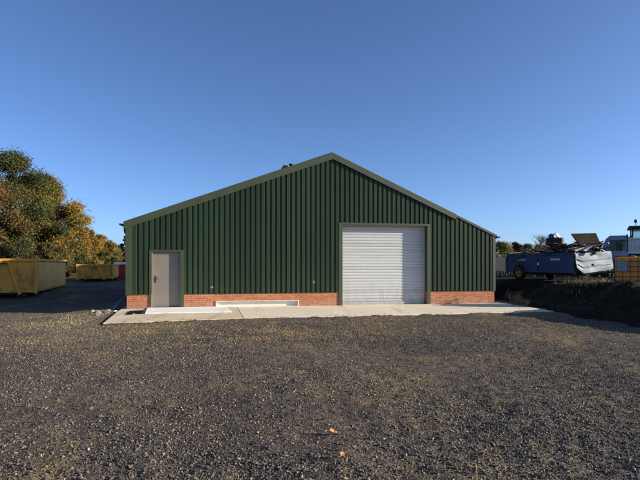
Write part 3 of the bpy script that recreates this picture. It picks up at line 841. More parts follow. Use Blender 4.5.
# local x: front is -x; door side faces the camera at local y = 0
side = [(-1.15, .55), (-1.15, 1.18), (-.80, 1.32), (-.48, H0-.08), (-.32, H0), (.56, H0), (.58, .55)]
body = MB()
body.prism(side, 'y', .06, 1.80)
cab = body.build('cab', M['van_paint'], van, bevel=.04)
MB().box(-.36, -.0, H0+.001, .56, 1.8, H0+.05).build('roof_panel', M['white_paint'], van, bevel=.015)
dj = [(-.38, .62), (-.38, 1.30), (-.28, H0-.10), (.50, H0-.10), (.50, .62)]
dd = MB().prism(dj, 'y', .02, .058).build('door', M['van_paint'], van, bevel=.012)
MB().prism([(-.36, 1.52), (-.32, H0-.20), (.42, H0-.20), (.42, 1.52)], 'y', .008, .019).build('window', M['glass'], dd)
MB().box(.28, -.01, 1.16, .44, .019, 1.21).build('handle', M['dark_metal'], dd)
MB().prism([(-.80, 1.37), (-.505, H0-.12), (-.53, H0-.12), (-.83, 1.37)], 'y', .2, 1.66).build('windscreen', M['glass'], van)
mr_ = MB(); mr_.box(-.62, -.22, 1.38, -.54, -.03, 1.64); mr_.tube([(-.52, .08, 1.45), (-.58, -.1, 1.48)], .015); mr_.build('wing_mirror', M['dark_metal'], van)
MB().box(-1.22, .0, .42, -1.152, 1.86, .68).build('bumper', M['dark_metal'], van, bevel=.02)
for y in (.22, 1.40): MB().box(-1.175, y, .80, -1.152, y+.24, 1.0).build('headlight', M['plate'], van)
mb = MB(); mb.box(.66, .0, .62, 3.0, 1.86, .72); mb.box(-1.0, .4, .42, 2.9, 1.46, .55); mb.build('flatbed', M['dark_metal'], van)
MB().box(.66, .0, .722, .72, 1.86, H0+.02).build('rack', M['dark_metal'], van, bevel=.01)
for x in (-.62, 2.5):
    for y, sg in ((.14, -1), (1.72, 1)):
        wh = MB().lathe([(.19, -.10), (.31, -.11), (.34, -.08), (.34, .08), (.31, .11), (.19, .10), (.19, -.10)], (x, y, .34), 'y', 24).build('wheel', M['tyre'], van)
        MB().lathe([(0, .06*sg), (.08, .07*sg), (.10, .02*sg), (.195, .07*sg), (.195, -.07*sg)], (x, y, .34), 'y', 24).build('rim', M['grey_slats'], wh)

# -------------------------------------------------------- loader at far right
lz = gz(15.6, 23.5)
ld = empty('loading_machine', (15.40, 23.5, lz), R(-31), 'tall white site machine with glazed cab and dark roof at the frame edge', 'machine')
def zz_(y): return 1.6+(264-y)*23.3/470 - lz
X0 = .06      # left edge of the body
mb = MB(); mb.box(X0+.02, .05, zz_(251.5), X0+2.9, 1.95, zz_(239.5))
for k in range(16):
    x = X0+.10+k*.175
    mb.box(x, .02, zz_(250.2), x+.09, .0495, zz_(240.2))
mb.build('ribbed_body', M['grey_slats'], ld)
mb = MB(); mb.box(X0-.02, .0, zz_(239.4), X0+2.95, 2.0, zz_(237.6)); mb.build('upper_band', M['white_paint'], ld, bevel=.015)
mb = MB(); mb.box(X0-.02, .0, zz_(253.6), X0+2.95, 2.0, zz_(251.6)); mb.build('lower_band', M['white_paint'], ld, bevel=.015)
mb = MB()
c0 = X0+.10; zt = zz_(228)
for x in (c0, c0+.95, c0+1.85):
    for y in (.15, 1.75):
        mb.box(x, y, zz_(237.5), x+.07, y+.07, zt)
for y in (.15, 1.75): mb.box(c0, y+.001, zt-.07, c0+1.92, y+.069, zt-.001)
mb.build('cab_frame', M['dark_metal'], ld)
mb = MB(); mb.box(c0-.13, .0, zt+.002, c0+2.1, 2.0, zz_(225.6)); mb.build('cab_roof', M['dark_metal'], ld, bevel=.03)
for a, b_ in ((c0+.073, c0+.947), (c0+1.023, c0+1.847)):
    for y in (.18, 1.78): MB().box(a, y, zz_(237.4), b_, y+.008, zt-.072).build('window', M['clear_glass'], ld)
MB().box(c0+.03, .225, zz_(237.4), c0+.038, 1.745, zt-.005).build('window', M['clear_glass'], ld)
mb = MB(); mb.box(c0+.7, .7, zz_(237.5), c0+1.2, 1.2, zz_(235)); mb.box(c0+1.1, .7, zz_(235), c0+1.22, 1.2, zz_(230)); mb.build('driver_seat', M['dark_metal'], ld, bevel=.03)
mb = MB(); bxp = .34
mb.tube([(bxp, .3, zz_(225.6)), (bxp, .3, zz_(222))], .02, 8); mb.lathe([(0, 0), (.06, 0), (.075, .03), (.07, .13), (.03, .17), (0, .17)], (bxp, .3, zz_(222.2)), 'z', 14)
mb.build('beacon', M['beacon'], ld)
mb = MB(); mb.tube([(X0-.09, .1, zz_(252)), (X0-.09, .1, zz_(234))], .035, 8); mb.build('exhaust', M['dark_metal'], ld)
mb = MB(); mb.box(X0+.1, .25, .55, X0+2.8, 1.75, zz_(253.7)); mb.build('chassis', M['dark_metal'], ld)
for x in (X0+.55, X0+2.35):
    for y, sg in ((.17, -1), (1.83, 1)):
        wh = MB().lathe([(.3, -.16), (.46, -.18), (.5, -.13), (.5, .13), (.46, .18), (.3, .16), (.3, -.16)], (x, y, .5), 'y', 24).build('wheel', M['tyre'], ld)
        MB().lathe([(0, .1*sg), (.1, .1*sg), (.12, .04*sg), (.305, .12*sg), (.305, -.12*sg)], (x, y, .5), 'y', 24).build('rim', M['white_paint'], wh)

# ---------------------------------------------------------------- the tank
iz = gz(11.4, 17.6)
ibc = empty('liquid_tank', (11.50, 17.2, iz), R(-31), 'orange plastic liquid tank in a dark wire cage on the soil bank', 'tank')
IW, ID = 1.2, 1.0; IT = 1.6+(264-256)*17.3/470-iz
mb = MB(); mb.box(-IW/2+.03, .03, .16, IW/2-.03, ID-.03, IT-.03); mb.lathe([(0, .06), (.09, .06), (.10, 0)], (0, .5, IT-.03), 'z', 18); mb.build('bottle', M['ibc_orange'], ibc, bevel=.06)
mb = MB()
for k in range(6):
    x = -IW/2+k*IW/5
    for y in (0, ID): mb.tube([(x, y, .13), (x, y, IT)], .011, 6)
for k in range(5):
    y = k*ID/4
    for x in (-IW/2, IW/2): mb.tube([(x, y, .13), (x, y, IT)], .011, 6)
for k in range(6):
    zq = .14+k*(IT-.15)/5
    mb.tube([(-IW/2, -.012, zq), (IW/2, -.012, zq)], .011, 6); mb.tube([(-IW/2, ID+.012, zq), (IW/2, ID+.012, zq)], .011, 6)
    mb.tube([(-IW/2-.012, 0, zq), (-IW/2-.012, ID, zq)], .011, 6); mb.tube([(IW/2+.012, 0, zq), (IW/2+.012, ID, zq)], .011, 6)
mb.tube([(-IW/2, .3, IT), (IW/2, .3, IT)], .014, 6); mb.tube([(-IW/2, .7, IT), (IW/2, .7, IT)], .014, 6)
mb.build('cage', M['ibc_cage'], ibc)
mb = MB(); mb.box(-IW/2+.07, -.035, .52, -.22, -.027, .90); mb.build('label_plate', M['ibc_label'], ibc)
mb = MB(); mb.box(-IW/2, 0, .10, IW/2, ID, .13)
for x in (-IW/2, -.07, IW/2-.14): mb.box(x, 0.0, 0, x+.14, ID, .099)
mb.build('pallet', M['rust_wood'], ibc)

# stake, dry grass and weeds on the bank
px, py = (554.5-320)/470*20.2, 20.2
mb = MB(); b0 = gz(px, py); zt_ = 1.6-11*20.2/470
mb.hexa([(px-.022, py-.02, b0-.3), (px+.022, py-.02, b0-.3), (px+.022, py+.02, b0-.3), (px-.022, py+.02, b0-.3), (px-.02, py-.018, zt_), (px+.024, py-.018, zt_), (px+.024, py+.02, zt_+.02), (px-.02, py+.02, zt_+.02)])
tag(mb.build('wooden_stake', M['stalk'], None), 'short pale wooden stake in the soil below the blue trailer', 'stake')

def blades(name, pts, h, w, m, lean=.5, n=3, seed=3):
    rg = np.random.default_rng(seed); V = []; F = []
    for (x, y, z) in pts:
        hh = h*rg.uniform(.5, 1.2); a = rg.uniform(0, 2*math.pi); l = lean*rg.uniform(.1, 1)
        d = np.array([math.cos(a), math.sin(a)]); s = np.array([-d[1], d[0]])*w*rg.uniform(.7, 1.3)
        b0 = len(V)
        for k in range(3):
            t = k/2.; c = np.array([x, y])+d*l*hh*t*t; zz = z-.02+hh*t*(1-.25*l*t); ww = s*(1-.8*t)
            V.append((c[0]-ww[0], c[1]-ww[1], zz)); V.append((c[0]+ww[0], c[1]+ww[1], zz))
        F += [(b0, b0+1, b0+3, b0+2), (b0+2, b0+3, b0+5, b0+4)]
    return np_mesh(name, np.array(V), np.array(F), m)
rg = np.random.default_rng(4)
pts = []
for k in range(900):
    x = rg.normal((589-320)/470*18.9, .42); y = rg.normal(18.9, .3)
    pts.append((x, y, gz(x, y)))
M['dry_grass'] = paint('dry_grass', (.34, .28, .13), .9, var=.35, scale=4)
M['green_grass'] = paint('rough_grass', (.10, .085, .035), .9, var=.5, scale=2)
tag(blades('dry_grass', pts, .20, .008, M['dry_grass'], 1.2), 'patch of dry straw coloured grass on the bank', 'grass', kind='stuff')
pts = []
for k in range(6500):
    x = rg.uniform(8.3, 12.2); y = rg.uniform(13.5, 22)
    if vnoise(np.array([x]), np.array([y]), .7, 44)[0] < .0 and rg.random() < .8: continue
    pts.append((x, y, gz(x, y)))
tag(blades('rough_grass', pts, .085, .006, M['green_grass'], 1.1, seed=5), 'sparse rough grass on the soil bank', 'grass', kind='stuff')
pts = []
for k in range(1900):
    s = -.3-abs(rg.normal(0, .9)); t = rg.uniform(-5.0, -.9)
    p = world(s, t); pts.append((p.x, p.y, gz(p.x, p.y)))
tag(blades('path_grass', pts, .075, .006, M['dry_grass'], 1.6, seed=6), 'dry grass along the left edge of the path', 'grass', kind='stuff')

pts = []
for k in range(9000):
    x = rg.uniform(6.5, 28); y = rg.normal(32.5, 1.6)
    pts.append((x, y, gz(x, y)))
M['added_dark'] = paint('added_undergrowth_dark', (.028, .030, .016), .9, var=.5, scale=1.5)  # added undergrowth, coloured dark to stand in for shade behind the trailer
tag(blades('added_undergrowth', pts, .34, .03, M['added_dark'], 1.0, seed=9), 'low dark growth added behind the trailer in place of shade', 'undergrowth', kind='stuff')

def weed(px, Y, h, n, label, seed):
    rg = random.Random(seed)
    x = (px-320)/470*Y; z = gz(x, Y)
    mb = MB()
    for k in range(n):
        a = rg.uniform(0, 6.28); l = rg.uniform(.1, .55)*h; hh = h*rg.uniform(.6, 1.05)
        p0 = Vector((rg.uniform(-.05, .05), rg.uniform(-.05, .05), -.05)); p2 = Vector((l*math.cos(a), l*math.sin(a), hh)); p1 = p0.lerp(p2, .5)+Vector((0, 0, .08*h))
        mb.tube([p0, p1, p2], [.009, .007, .003], 5)
        for q in range(6):
            b0 = p1.lerp(p2, rg.uniform(0, 1)); e = b0+Vector((rg.uniform(-.16, .16), rg.uniform(-.16, .16), rg.uniform(.02, .14)))*h/.6
            mb.tube([b0, e], [.005, .003], 4)
            mb.lathe([(0, -.018), (.016, 0), (0, .018)], e, 'z', 5)
    o = mb.build('dry_weed', M['stalk'], None, loc=(x, Y, z)); return tag(o, label, 'weed', 'dry weeds by the shed corner')
weed(513, 18.3, .62, 9, 'tall dry weed with pale seed heads nearest the shed corner', 1)
weed(520, 17.9, .46, 8, 'shorter dry weed to the right of the tall weed by the shed', 2)
weed(526, 17.6, .30, 6, 'lowest dry weed at the foot of the soil bank by the slab', 3)
weed(586, 18.6, .42, 6, 'dry weed rising out of the straw coloured grass patch', 4)

# debris by the left corner of the shed
random.seed(21)
def rock(p, r, label, m='rubble', sq=.7):
    mb = MB(); vs = []; n = 8
    for j in range(5):
        th = math.pi*j/4
        for i in range(n):
            a = 2*math.pi*i/n; q = r*(1+.3*random.uniform(-1, 1)) if 0 < j < 4 else r
            vs.append((q*math.sin(th)*math.cos(a), q*math.sin(th)*math.sin(a)*.8, q*sq*math.cos(th)))
    mb.add(vs, [(j*n+i, j*n+(i+1) % n, (j+1)*n+(i+1) % n, (j+1)*n+i) for j in range(4) for i in range(n)])
    o = mb.build('stone', M[m], None, loc=(p[0], p[1], gz(p[0], p[1])+r*.25)); o.rotation_euler = (random.uniform(-.3, .3), random.uniform(-.3, .3), random.uniform(0, 6))
    return tag(o, label, 'stone', 'rubble by the path corner')
for s, t, r, lab in ((-.45, -.75, .13, 'pale stone touching the back corner of the sandy path'), (-.75, -.85, .09, 'brownish stone next to the pale one by the path'),
                     (-.62, -1.25, .10, 'stone half sunk in dry grass left of the path'), (-1.0, -.55, .08, 'small stone outermost in the rubble by the path'),
                     (-.5, -1.8, .07, 'lone small stone beside the middle of the path edge')):
    rock(world(s, t), r, lab)
plank(world(-.95, -.25, -.12), world(-.2, -.75, .0), .12, .03, M['white_steel'], 'painted_board', 'pale board lying by the back corner of the path', 'board', (0, 0, 1))
mb = MB()
p0, p1 = world(-.60, .25, -.12), world(-.07, .75, .50)
mb.tube([p0, p0.lerp(p1, .5)+Vector((0, 0, .05)), p1], .05, 10)
tag(mb.build('plastic_pipe', M['blue_plastic'], None), 'grey blue plastic pipe leaning on the left shed wall', 'pipe')

# two big dead leaves and a twig in the foreground
def leaf(px, py, size, rz, label):
    Y = 1.655*470/(py-264); x = (px-320)/470*Y
    ol = [(-1, 0), (-.7, .45), (-.35, .30), (-.1, .75), (.2, .42), (.55, .55), (.7, .2), (1.1, .05), (.75, -.2), (.5, -.6), (.15, -.38), (-.15, -.72), (-.4, -.28), (-.75, -.40)]
    vs = [(0, 0, .0)] + [(a*size, b_*size, size*(.55*abs(b_)+.25*a*a+.1*math.sin(5*a))) for a, b_ in ol]
    mb = MB(); n = len(ol); mb.add(vs, [(0, 1+i, 1+(i+1) % n) for i in range(n)])
    mb.tube([(-size, 0, size*.25), (-size*1.7, size*.15, size*.1)], .0022, 5)
    o = mb.build('dead_leaf', M['brown_leaf'], None, loc=(x, Y, gz(x, Y)+.018)); o.matrix_world = Matrix.Translation((x, Y, gz(x, Y)+.026)) @ Matrix.Rotation(R(30), 4, 'Y') @ Matrix.Rotation(R(14), 4, 'X') @ Matrix.Rotation(rz, 4, 'Z')
    return tag(o, label, 'leaf', 'orange dead leaves on the gravel')
leaf(333, 438, .046, R(200), 'orange dead leaf on the gravel, the one closer to the shed')
leaf(342, 464, .036, R(70), 'orange dead leaf on the gravel, the one farther from the shed')
mb = MB(); a = (425, 424); Y = 1.655*470/(a[1]-264); x0 = (a[0]-320)/470*Y; Y1 = 1.655*470/(413-264); x1 = (470-320)/470*Y1
za = gz(x0, Y)+.016; mb.tube([(x0, Y, za), ((x0+x1)/2, (Y+Y1)/2+.03, za+.02), (x1, Y1, gz(x1, Y1)+.02)], [.002, .003, .0015], 6)
tag(mb.build('twig', M['bark'], None), 'thin brown twig lying on the dark gravel', 'twig')

# ------------------------------------------------------ loose stones (stuff)
def scatter_obj(name, xr, yr, step, densf, builder, m, label, cat):
    xs = np.arange(*xr, step); ys = np.arange(*yr, step)
    o = grid_mesh(name, xs, ys, ground_h, m)
    me = o.data
    co = np.zeros(len(me.vertices)*3, dtype=np.float32); me.vertices.foreach_get('co', co); co = co.reshape(-1, 3)
    at_ = me.attributes.new('dens', 'FLOAT', 'POINT'); at_.data.foreach_set('value', densf(co[:, 0].astype(float), co[:, 1].astype(float)).astype(np.float32))
    ng = bpy.data.node_groups.new(name+'_nodes', 'GeometryNodeTree')
    ng.interface.new_socket('Geometry', in_out='INPUT', socket_type='NodeSocketGeometry')
    ng.interface.new_socket('Geometry', in_out='OUTPUT', socket_type='NodeSocketGeometry')
    gi = ng.nodes.new('NodeGroupInput'); go = ng.nodes.new('NodeGroupOutput')
    na = ng.nodes.new('GeometryNodeInputNamedAttribute'); na.data_type = 'FLOAT'; na.inputs[0].default_value = 'dens'
    dp = ng.nodes.new('GeometryNodeDistributePointsOnFaces'); dp.distribute_method = 'RANDOM'
    ng.links.new(gi.outputs[0], dp.inputs['Mesh']); ng.links.new(na.outputs[0], dp.inputs['Density'])
    ip = ng.nodes.new('GeometryNodeInstanceOnPoints')
    ng.links.new(dp.outputs['Points'], ip.inputs['Points'])
    builder(ng, ip)
    sm = ng.nodes.new('GeometryNodeSetMaterial'); sm.inputs['Material'].default_value = m
    ng.links.new(ip.outputs[0], sm.inputs['Geometry']); ng.links.new(sm.outputs[0], go.inputs[0])
    md = o.modifiers.new('scatter', 'NODES'); md.node_group = ng
    tag(o, label, cat, kind='stuff')
    return o
def rnd(ng, typ, lo, hi, seed):
    n = ng.nodes.new('FunctionNodeRandomValue'); n.data_type = typ
    if typ == 'FLOAT_VECTOR': n.inputs[0].default_value = lo; n.inputs[1].default_value = hi; out = n.outputs[0]
    else: n.inputs[2].default_value = lo; n.inputs[3].default_value = hi; out = n.outputs[1]
    n.inputs['Seed'].default_value = seed
    return out
def mathn(ng, op, a, b_):
    n = ng.nodes.new('ShaderNodeMath'); n.operation = op
    for s, v in zip(n.inputs, (a, b_)):
        if hasattr(v, 'is_linked'): ng.links.new(v, s)
        else: s.default_value = v
    return n.outputs[0]
def stones(ng, ip):
    jn = ng.nodes.new('GeometryNodeJoinGeometry')
    for k in range(4):
        ic = ng.nodes.new('GeometryNodeMeshIcoSphere'); ic.inputs['Radius'].default_value = 1; ic.inputs['Subdivisions'].default_value = 1 if k < 2 else 2
        sp = ng.nodes.new('GeometryNodeSetPosition'); ng.links.new(ic.outputs[0], sp.inputs[0])
        rv = rnd(ng, 'FLOAT_VECTOR', (-.36,)*3, (.36,)*3, 40+k) if k < 2 else rnd(ng, 'FLOAT_VECTOR', (-.2,)*3, (.2,)*3, 40+k)
        ng.links.new(rv, sp.inputs['Offset'])
        gi = ng.nodes.new('GeometryNodeGeometryToInstance'); ng.links.new(sp.outputs[0], gi.inputs[0]); ng.links.new(gi.outputs[0], jn.inputs[0])
    ng.links.new(jn.outputs[0], ip.inputs['Instance']); ip.inputs['Pick Instance'].default_value = True
    ng.links.new(rnd(ng, 'FLOAT_VECTOR', (0, 0, 0), (6.28, 6.28, 6.28), 3), ip.inputs['Rotation'])
    u = rnd(ng, 'FLOAT', 0., 1., 4)
    size = mathn(ng, 'ADD', mathn(ng, 'MULTIPLY', mathn(ng, 'POWER', u, 5.0), .012), .0042)
    v = ng.nodes.new('ShaderNodeVectorMath'); v.operation = 'SCALE'
    ng.links.new(rnd(ng, 'FLOAT_VECTOR', (.8, .55, .45), (1.3, 1.0, .9), 5), v.inputs[0]); ng.links.new(size, v.inputs['Scale'])
    ng.links.new(v.outputs[0], ip.inputs['Scale'])
def stone_mat():
    m, nt, b = nmat('loose_stone')
    oi = N(nt, 'ShaderNodeObjectInfo')
    r = ramp(nt, oi.outputs['Random'], [(0, (.040, .036, .036)), (.35, (.082, .070, .060)), (.65, (.130, .105, .080)), (.85, (.175, .140, .098)), (.97, (.22, .185, .135)), (1, (.36, .31, .23))])
    nt.links.new(r.outputs[0], b.inputs['Base Color']); b.inputs['Roughness'].default_value = .85; b.inputs['Specular IOR Level'].default_value = .3
    return m
def on_gravel(x, y):
    s, t = local(x, y)
    slabm = (s > -.15+.1*np.clip(-t, 0, 4.2)) & (s < 14.7) & (t > -3.5-.62*np.clip((4.2-s)/4, 0, 1))
    left = x < 8.4
    return np.where(slabm | (t > -.6) & (s > -.5), 0, 1.)*left*(np.abs(x) < .78*y+1.2)
def dens_st(x, y):
    return on_gravel(x, y)*np.interp(y, [2.5, 4, 5.5, 8, 12, 16.5], [6000, 5200, 3800, 2300, 1300, 700])*np.clip(.75+1.3*vnoise(x, y, .55, 61)+.6*vnoise(x, y, 1.9, 62), .12, 1.4)
scatter_obj('loose_stones', (-13.5, 9.5), (2.6, 17), .12, dens_st, stones, stone_mat(), 'loose dark stones on the yard', 'gravel')
def dens_spill(x, y):
    s, t = local(x, y)
    front = np.where(s < 4.05, -4.17+.147*(s-.29), np.where(s < 8.5, -3.62, -3.62+.037*(s-8.5)))
    d = t-front
    return ((d > .01) & (s > .35) & (s < 14.3) & (t < -.1))*(900*np.exp(-d/.09)*np.clip(.35+1.6*vnoise(x, y, 1.1, 91), 0, 1)+14*np.exp(-d/.5)+1.5)
_gh = ground_h
ground_h = lambda x, y: np.full_like(x, .004)
scatter_obj('spilled_gravel', (-6.8, 8.), (12.4, 18.), .06, dens_spill, stones, bpy.data.materials['loose_stone'], 'gravel kicked on to the concrete', 'gravel')
ground_h = _gh
def litter(ng, ip):
    gr = ng.nodes.new('GeometryNodeMeshGrid'); gr.inputs[0].default_value = 2; gr.inputs[1].default_value = 1; gr.inputs[2].default_value = 3; gr.inputs[3].default_value = 3
    sp = ng.nodes.new('GeometryNodeSetPosition'); ng.links.new(gr.outputs[0], sp.inputs[0]); ng.links.new(rnd(ng, 'FLOAT_VECTOR', (-.3, -.25, -.1), (.3, .25, .75), 8), sp.inputs['Offset'])
    ng.links.new(sp.outputs[0], ip.inputs['Instance'])
    ng.links.new(rnd(ng, 'FLOAT_VECTOR', (-.7, -.7, 0), (.7, .7, 6.28), 9), ip.inputs['Rotation'])
    v = ng.nodes.new('ShaderNodeVectorMath'); v.operation = 'SCALE'
    ng.links.new(rnd(ng, 'FLOAT_VECTOR', (.6, .35, .6), (1.2, 1.1, 1.2), 5), v.inputs[0]); ng.links.new(rnd(ng, 'FLOAT', .006, .019, 12), v.inputs['Scale'])
    ng.links.new(v.outputs[0], ip.inputs['Scale'])
def litter_mat():
    m, nt, b = nmat('leaf_scraps')
    oi = N(nt, 'ShaderNodeObjectInfo')
    r = ramp(nt, oi.outputs['Random'], [(0, (.20, .12, .04)), (.3, (.40, .29, .08)), (.55, (.44, .34, .13)), (.8, (.26, .15, .06)), (1, (.46, .40, .27))])
    nt.links.new(r.outputs[0], b.inputs['Base Color']); b.inputs['Roughness'].default_value = .8
    return m
def dens_lit(x, y):
    p = np.clip(vnoise(x, y, .5, 71)+vnoise(x, y, 1.7, 72)*.8+vnoise(x, y, 5, 73)*.6+.08, 0, 1)
    band = np.exp(-((y-12.2)/2.6)**2)*np.exp(-((x+.3)/4.6)**2)
    return on_gravel(x, y)*(p**1.2*(160+2300*band)+20+220*band)
scatter_obj('leaf_litter', (-13.5, 9.5), (2.8, 17), .12, dens_lit, litter, litter_mat(), 'scraps of yellow leaves strewn over the gravel', 'leaf litter')

# ---------------------------------------------------------------- trees
def crown_mesh(name, clumps, nleaf, size, seed, parent, flat=.0):
    """clumps: (x,y,z,r,(colour)); leaves are bent quads spread through each clump"""
    rg = np.random.default_rng(seed)
    cl = np.array([c[:4] for c in clumps]); cc = np.array([c[4] for c in clumps])
    w = cl[:, 3]**2; idx = rg.choice(len(cl), nleaf, p=w/w.sum())
    d = rg.normal(size=(nleaf, 3)); d /= np.linalg.norm(d, axis=1)[:, None]
    rad = cl[idx, 3]*rg.uniform(.15, 1.0, nleaf)**.5*(1+.30*rg.normal(size=nleaf))
    P = cl[idx, :3] + d*rad[:, None]*np.array([1, 1, .8])
    nrm = d*.6+rg.normal(size=(nleaf, 3))*.7+np.array([0, 0, .35]); nrm /= np.linalg.norm(nrm, axis=1)[:, None]
    t = np.cross(nrm, rg.normal(size=(nleaf, 3))); t /= np.linalg.norm(t, axis=1)[:, None]
    b_ = np.cross(nrm, t)
    s = size*rg.uniform(.55, 1.3, nleaf)[:, None]
    droop = nrm*s*.35
    V = np.stack([P-t*s, P-b_*s*.55+droop*.3, P+t*s-droop, P+b_*s*.55+droop*.3], 1).reshape(-1, 3)
    V[:, 2] = np.maximum(V[:, 2], .03)
    F = np.arange(nleaf*4).reshape(-1, 4)
    o = np_mesh(name, V, F, M['leaf'])
    c = cc[idx]*.62+cc[rg.integers(0, len(cc), nleaf)]*.38
    c = c*rg.uniform(.6, 1.5, (nleaf, 1))*(1+.10*rg.normal(size=(nleaf, 3)))
    ca_ = o.data.color_attributes.new('Col', 'FLOAT_COLOR', 'CORNER')
    arr = np.ones((nleaf*4, 4), np.float32); arr[:, :3] = np.repeat(np.clip(c, .005, .9), 4, axis=0)
    ca_.data.foreach_set('color', arr.ravel())
    o.parent = parent
    return o
def tree(px, Y, top, wid, label, palette, seed, nl=9000, name='autumn_tree', cat='tree', group='trees behind the skips', base_frac=.12, leaf=.16, side=None, nclump=46):
    """px: column of the trunk; top: tree height in metres; wid: crown radius"""
    rg = random.Random(seed)
    x = (px-320)/470*Y; z = gz(x, Y)
    t = empty(name, (x, Y, z), 0, label, cat, group)
    zc0 = top*base_frac; clumps = []
    tips = []
    for k in range(nclump):
        h = zc0+(top-zc0)*(.06+.9*((k+rg.random())/nclump))
        u = (h-zc0)/(top-zc0)
        env = wid*max(.16, math.sin(math.pi*min(1, (u*.86+.16)))**.75)*(1-.15*u)
        a = rg.uniform(0, 6.283); rr = env*math.sqrt(rg.uniform(.10, 1))
        r = wid*rg.uniform(.12, .30)*(1.1-.35*u)
        cx, cy = rr*math.cos(a)*1.0, rr*math.sin(a)
        cz = min(h, top-r*.7)
        c = palette(cx/wid, cy/wid, u, rg)
        clumps.append((cx, cy, cz, r, c)); tips.append((cx, cy, cz))
    crown_mesh('crown', clumps, int(nl*3.0), leaf*.56, seed, t)
    mb = MB()
    tr_ = top*.022
    trunk = [(0, 0, -.2), (.04*top*.2, 0, top*.2), (-.01*top, .02*top, top*.5), (0, 0, top*.8)]
    mb.tube(trunk, [tr_*1.25, tr_, tr_*.65, tr_*.2], 9)
    for (cx, cy, cz) in tips[::2]:
        b0 = max(top*.12, cz*.62); 
        mb.tube([(0, 0, b0), (cx*.55, cy*.55, (b0+cz)/2+.1), (cx, cy, cz)], [tr_*.38, tr_*.22, tr_*.06], 5)
    mb.build('trunk', M['bark'], t)
    return t
def pal(cols, wts=None, right=None):
    def f(x, y, u, rg):
        c = rg.choices(cols, wts)[0]
        if right and x > .1+.5*rg.random(): c = rg.choice(right)
        k = rg.uniform(.75, 1.25)
        return tuple(v*k for v in c)
    return f
GR, DG, YG, GO, OR, RB, OL = (.060, .068, .022), (.034, .042, .017), (.17, .145, .03), (.33, .20, .03), (.28, .125, .025), (.17, .080, .030), (.115, .092, .03)
tree(12, 45, 12.0, 5.4, 'tallest dark green tree with a rounded top behind the near skip', pal([DG, GR, GR, OL], None, [OL, YG, GR, GR]), 1, 34000, nclump=64)
tree(-14, 40, 8.4, 3.1, 'reddish brown leaved tree at the left edge in front of the tall green one', pal([RB, OL, OR, RB, OL]), 2, 12000)
tree(47, 48, 10.3, 4.3, 'golden green tree sloping down from the tallest tree', pal([YG, GO, OL, GR, GR], None, [GO, GO, YG]), 3, 24000, nclump=56)
tree(-50, 46, 11.5, 4.2, 'green tree just outside the left edge behind the reddish one', pal([GR, DG, OL]), 4, 9000)
tree(73, 56, 6.9, 2.6, 'orange leaved tree next below the golden green one', pal([OR, GO, OR, YG]), 5, 9000)
tree(88, 60, 6.0, 2.5, 'yellow tree above the far skip', pal([GO, YG, OL, GO]), 6, 8500)
tree(101, 65, 5.4, 2.4, 'yellow green small tree above the right end of the far skip', pal([YG, GR, GO, YG]), 7, 7500)
tree(113, 74, 4.7, 2.4, 'dull olive tree above the red bin', pal([OL, YG, GR, (.16, .15, .06)]), 8, 6500)
tree(123, 80, 4.2, 2.2, 'pale olive tree against the left wall of the shed', pal([OL, (.15, .15, .05), YG]), 9, 5000)
tree(125.5, 70, 5.6, .95, 'narrow black green evergreen close to the shed corner', pal([(.010, .014, .008)]), 10, 4000, nclump=30, name='evergreen_tree')
for i, (px, Y, h, w, lab, p_) in enumerate((
    (-8, 37, 3.4, 2.4, 'dark green bush at the left edge over the near skip', [DG, GR, OL]), (22, 38, 3.3, 2.3, 'green bush over the middle of the near skip', [GR, OL, DG]),
    (48, 40, 3.2, 2.2, 'olive green bush over the far end of the near skip', [OL, GR, YG]), (70, 50, 2.9, 2.0, 'dark bush in the gap between the two skips', [DG, DG, GR]),
    (86, 56, 3.2, 2.2, 'golden bush right behind the far skip', [GO, YG, OL]), (104, 58, 3.0, 2.0, 'green bush behind the right end of the far skip', [GR, YG]))):
    tree(px, Y, h, w, lab, pal(p_), 30+i, 5200, name='bush', cat='bush', group='bushes behind the skips', base_frac=.02, leaf=.13, nclump=30)
# far side, beyond the trailer
for i, (px, Y, h, w, lab, p_) in enumerate((
    (502, 62, 4.6, 2.0, 'yellow olive bush right beside the shed wall', [(.20, .17, .06), (.16, .15, .05), YG]),
    (516, 72, 5.0, 1.7, 'dark green tree between the yellow bush and the trailer', [DG, GR]),
    (526, 84, 5.2, 2.4, 'low grey green tree over the far end of the trailer', [GR, OL]),
    (536, 90, 5.3, 2.9, 'wide low olive tree over the middle of the trailer', [OL, DG, GR]),
    (549, 95, 5.4, 3.0, 'distant dull tree just behind the slatted crate', [OL, DG]),
    (566, 98, 5.6, 3.1, 'distant dark tree behind the scrap sheet', [DG, OL]),
    (600, 100, 5.2, 3.2, 'distant brownish tree behind the truck cab', [OL, RB, OL]),
    (650, 100, 5.0, 3.2, 'distant green tree behind the white machine', [GR, OL]))):
    tree(px, Y, h, w*1.45, lab, pal(p_), 60+i, 7000, name='far_tree', cat='tree', group='trees beyond the trailer', base_frac=.03, leaf=.17, nclump=30)
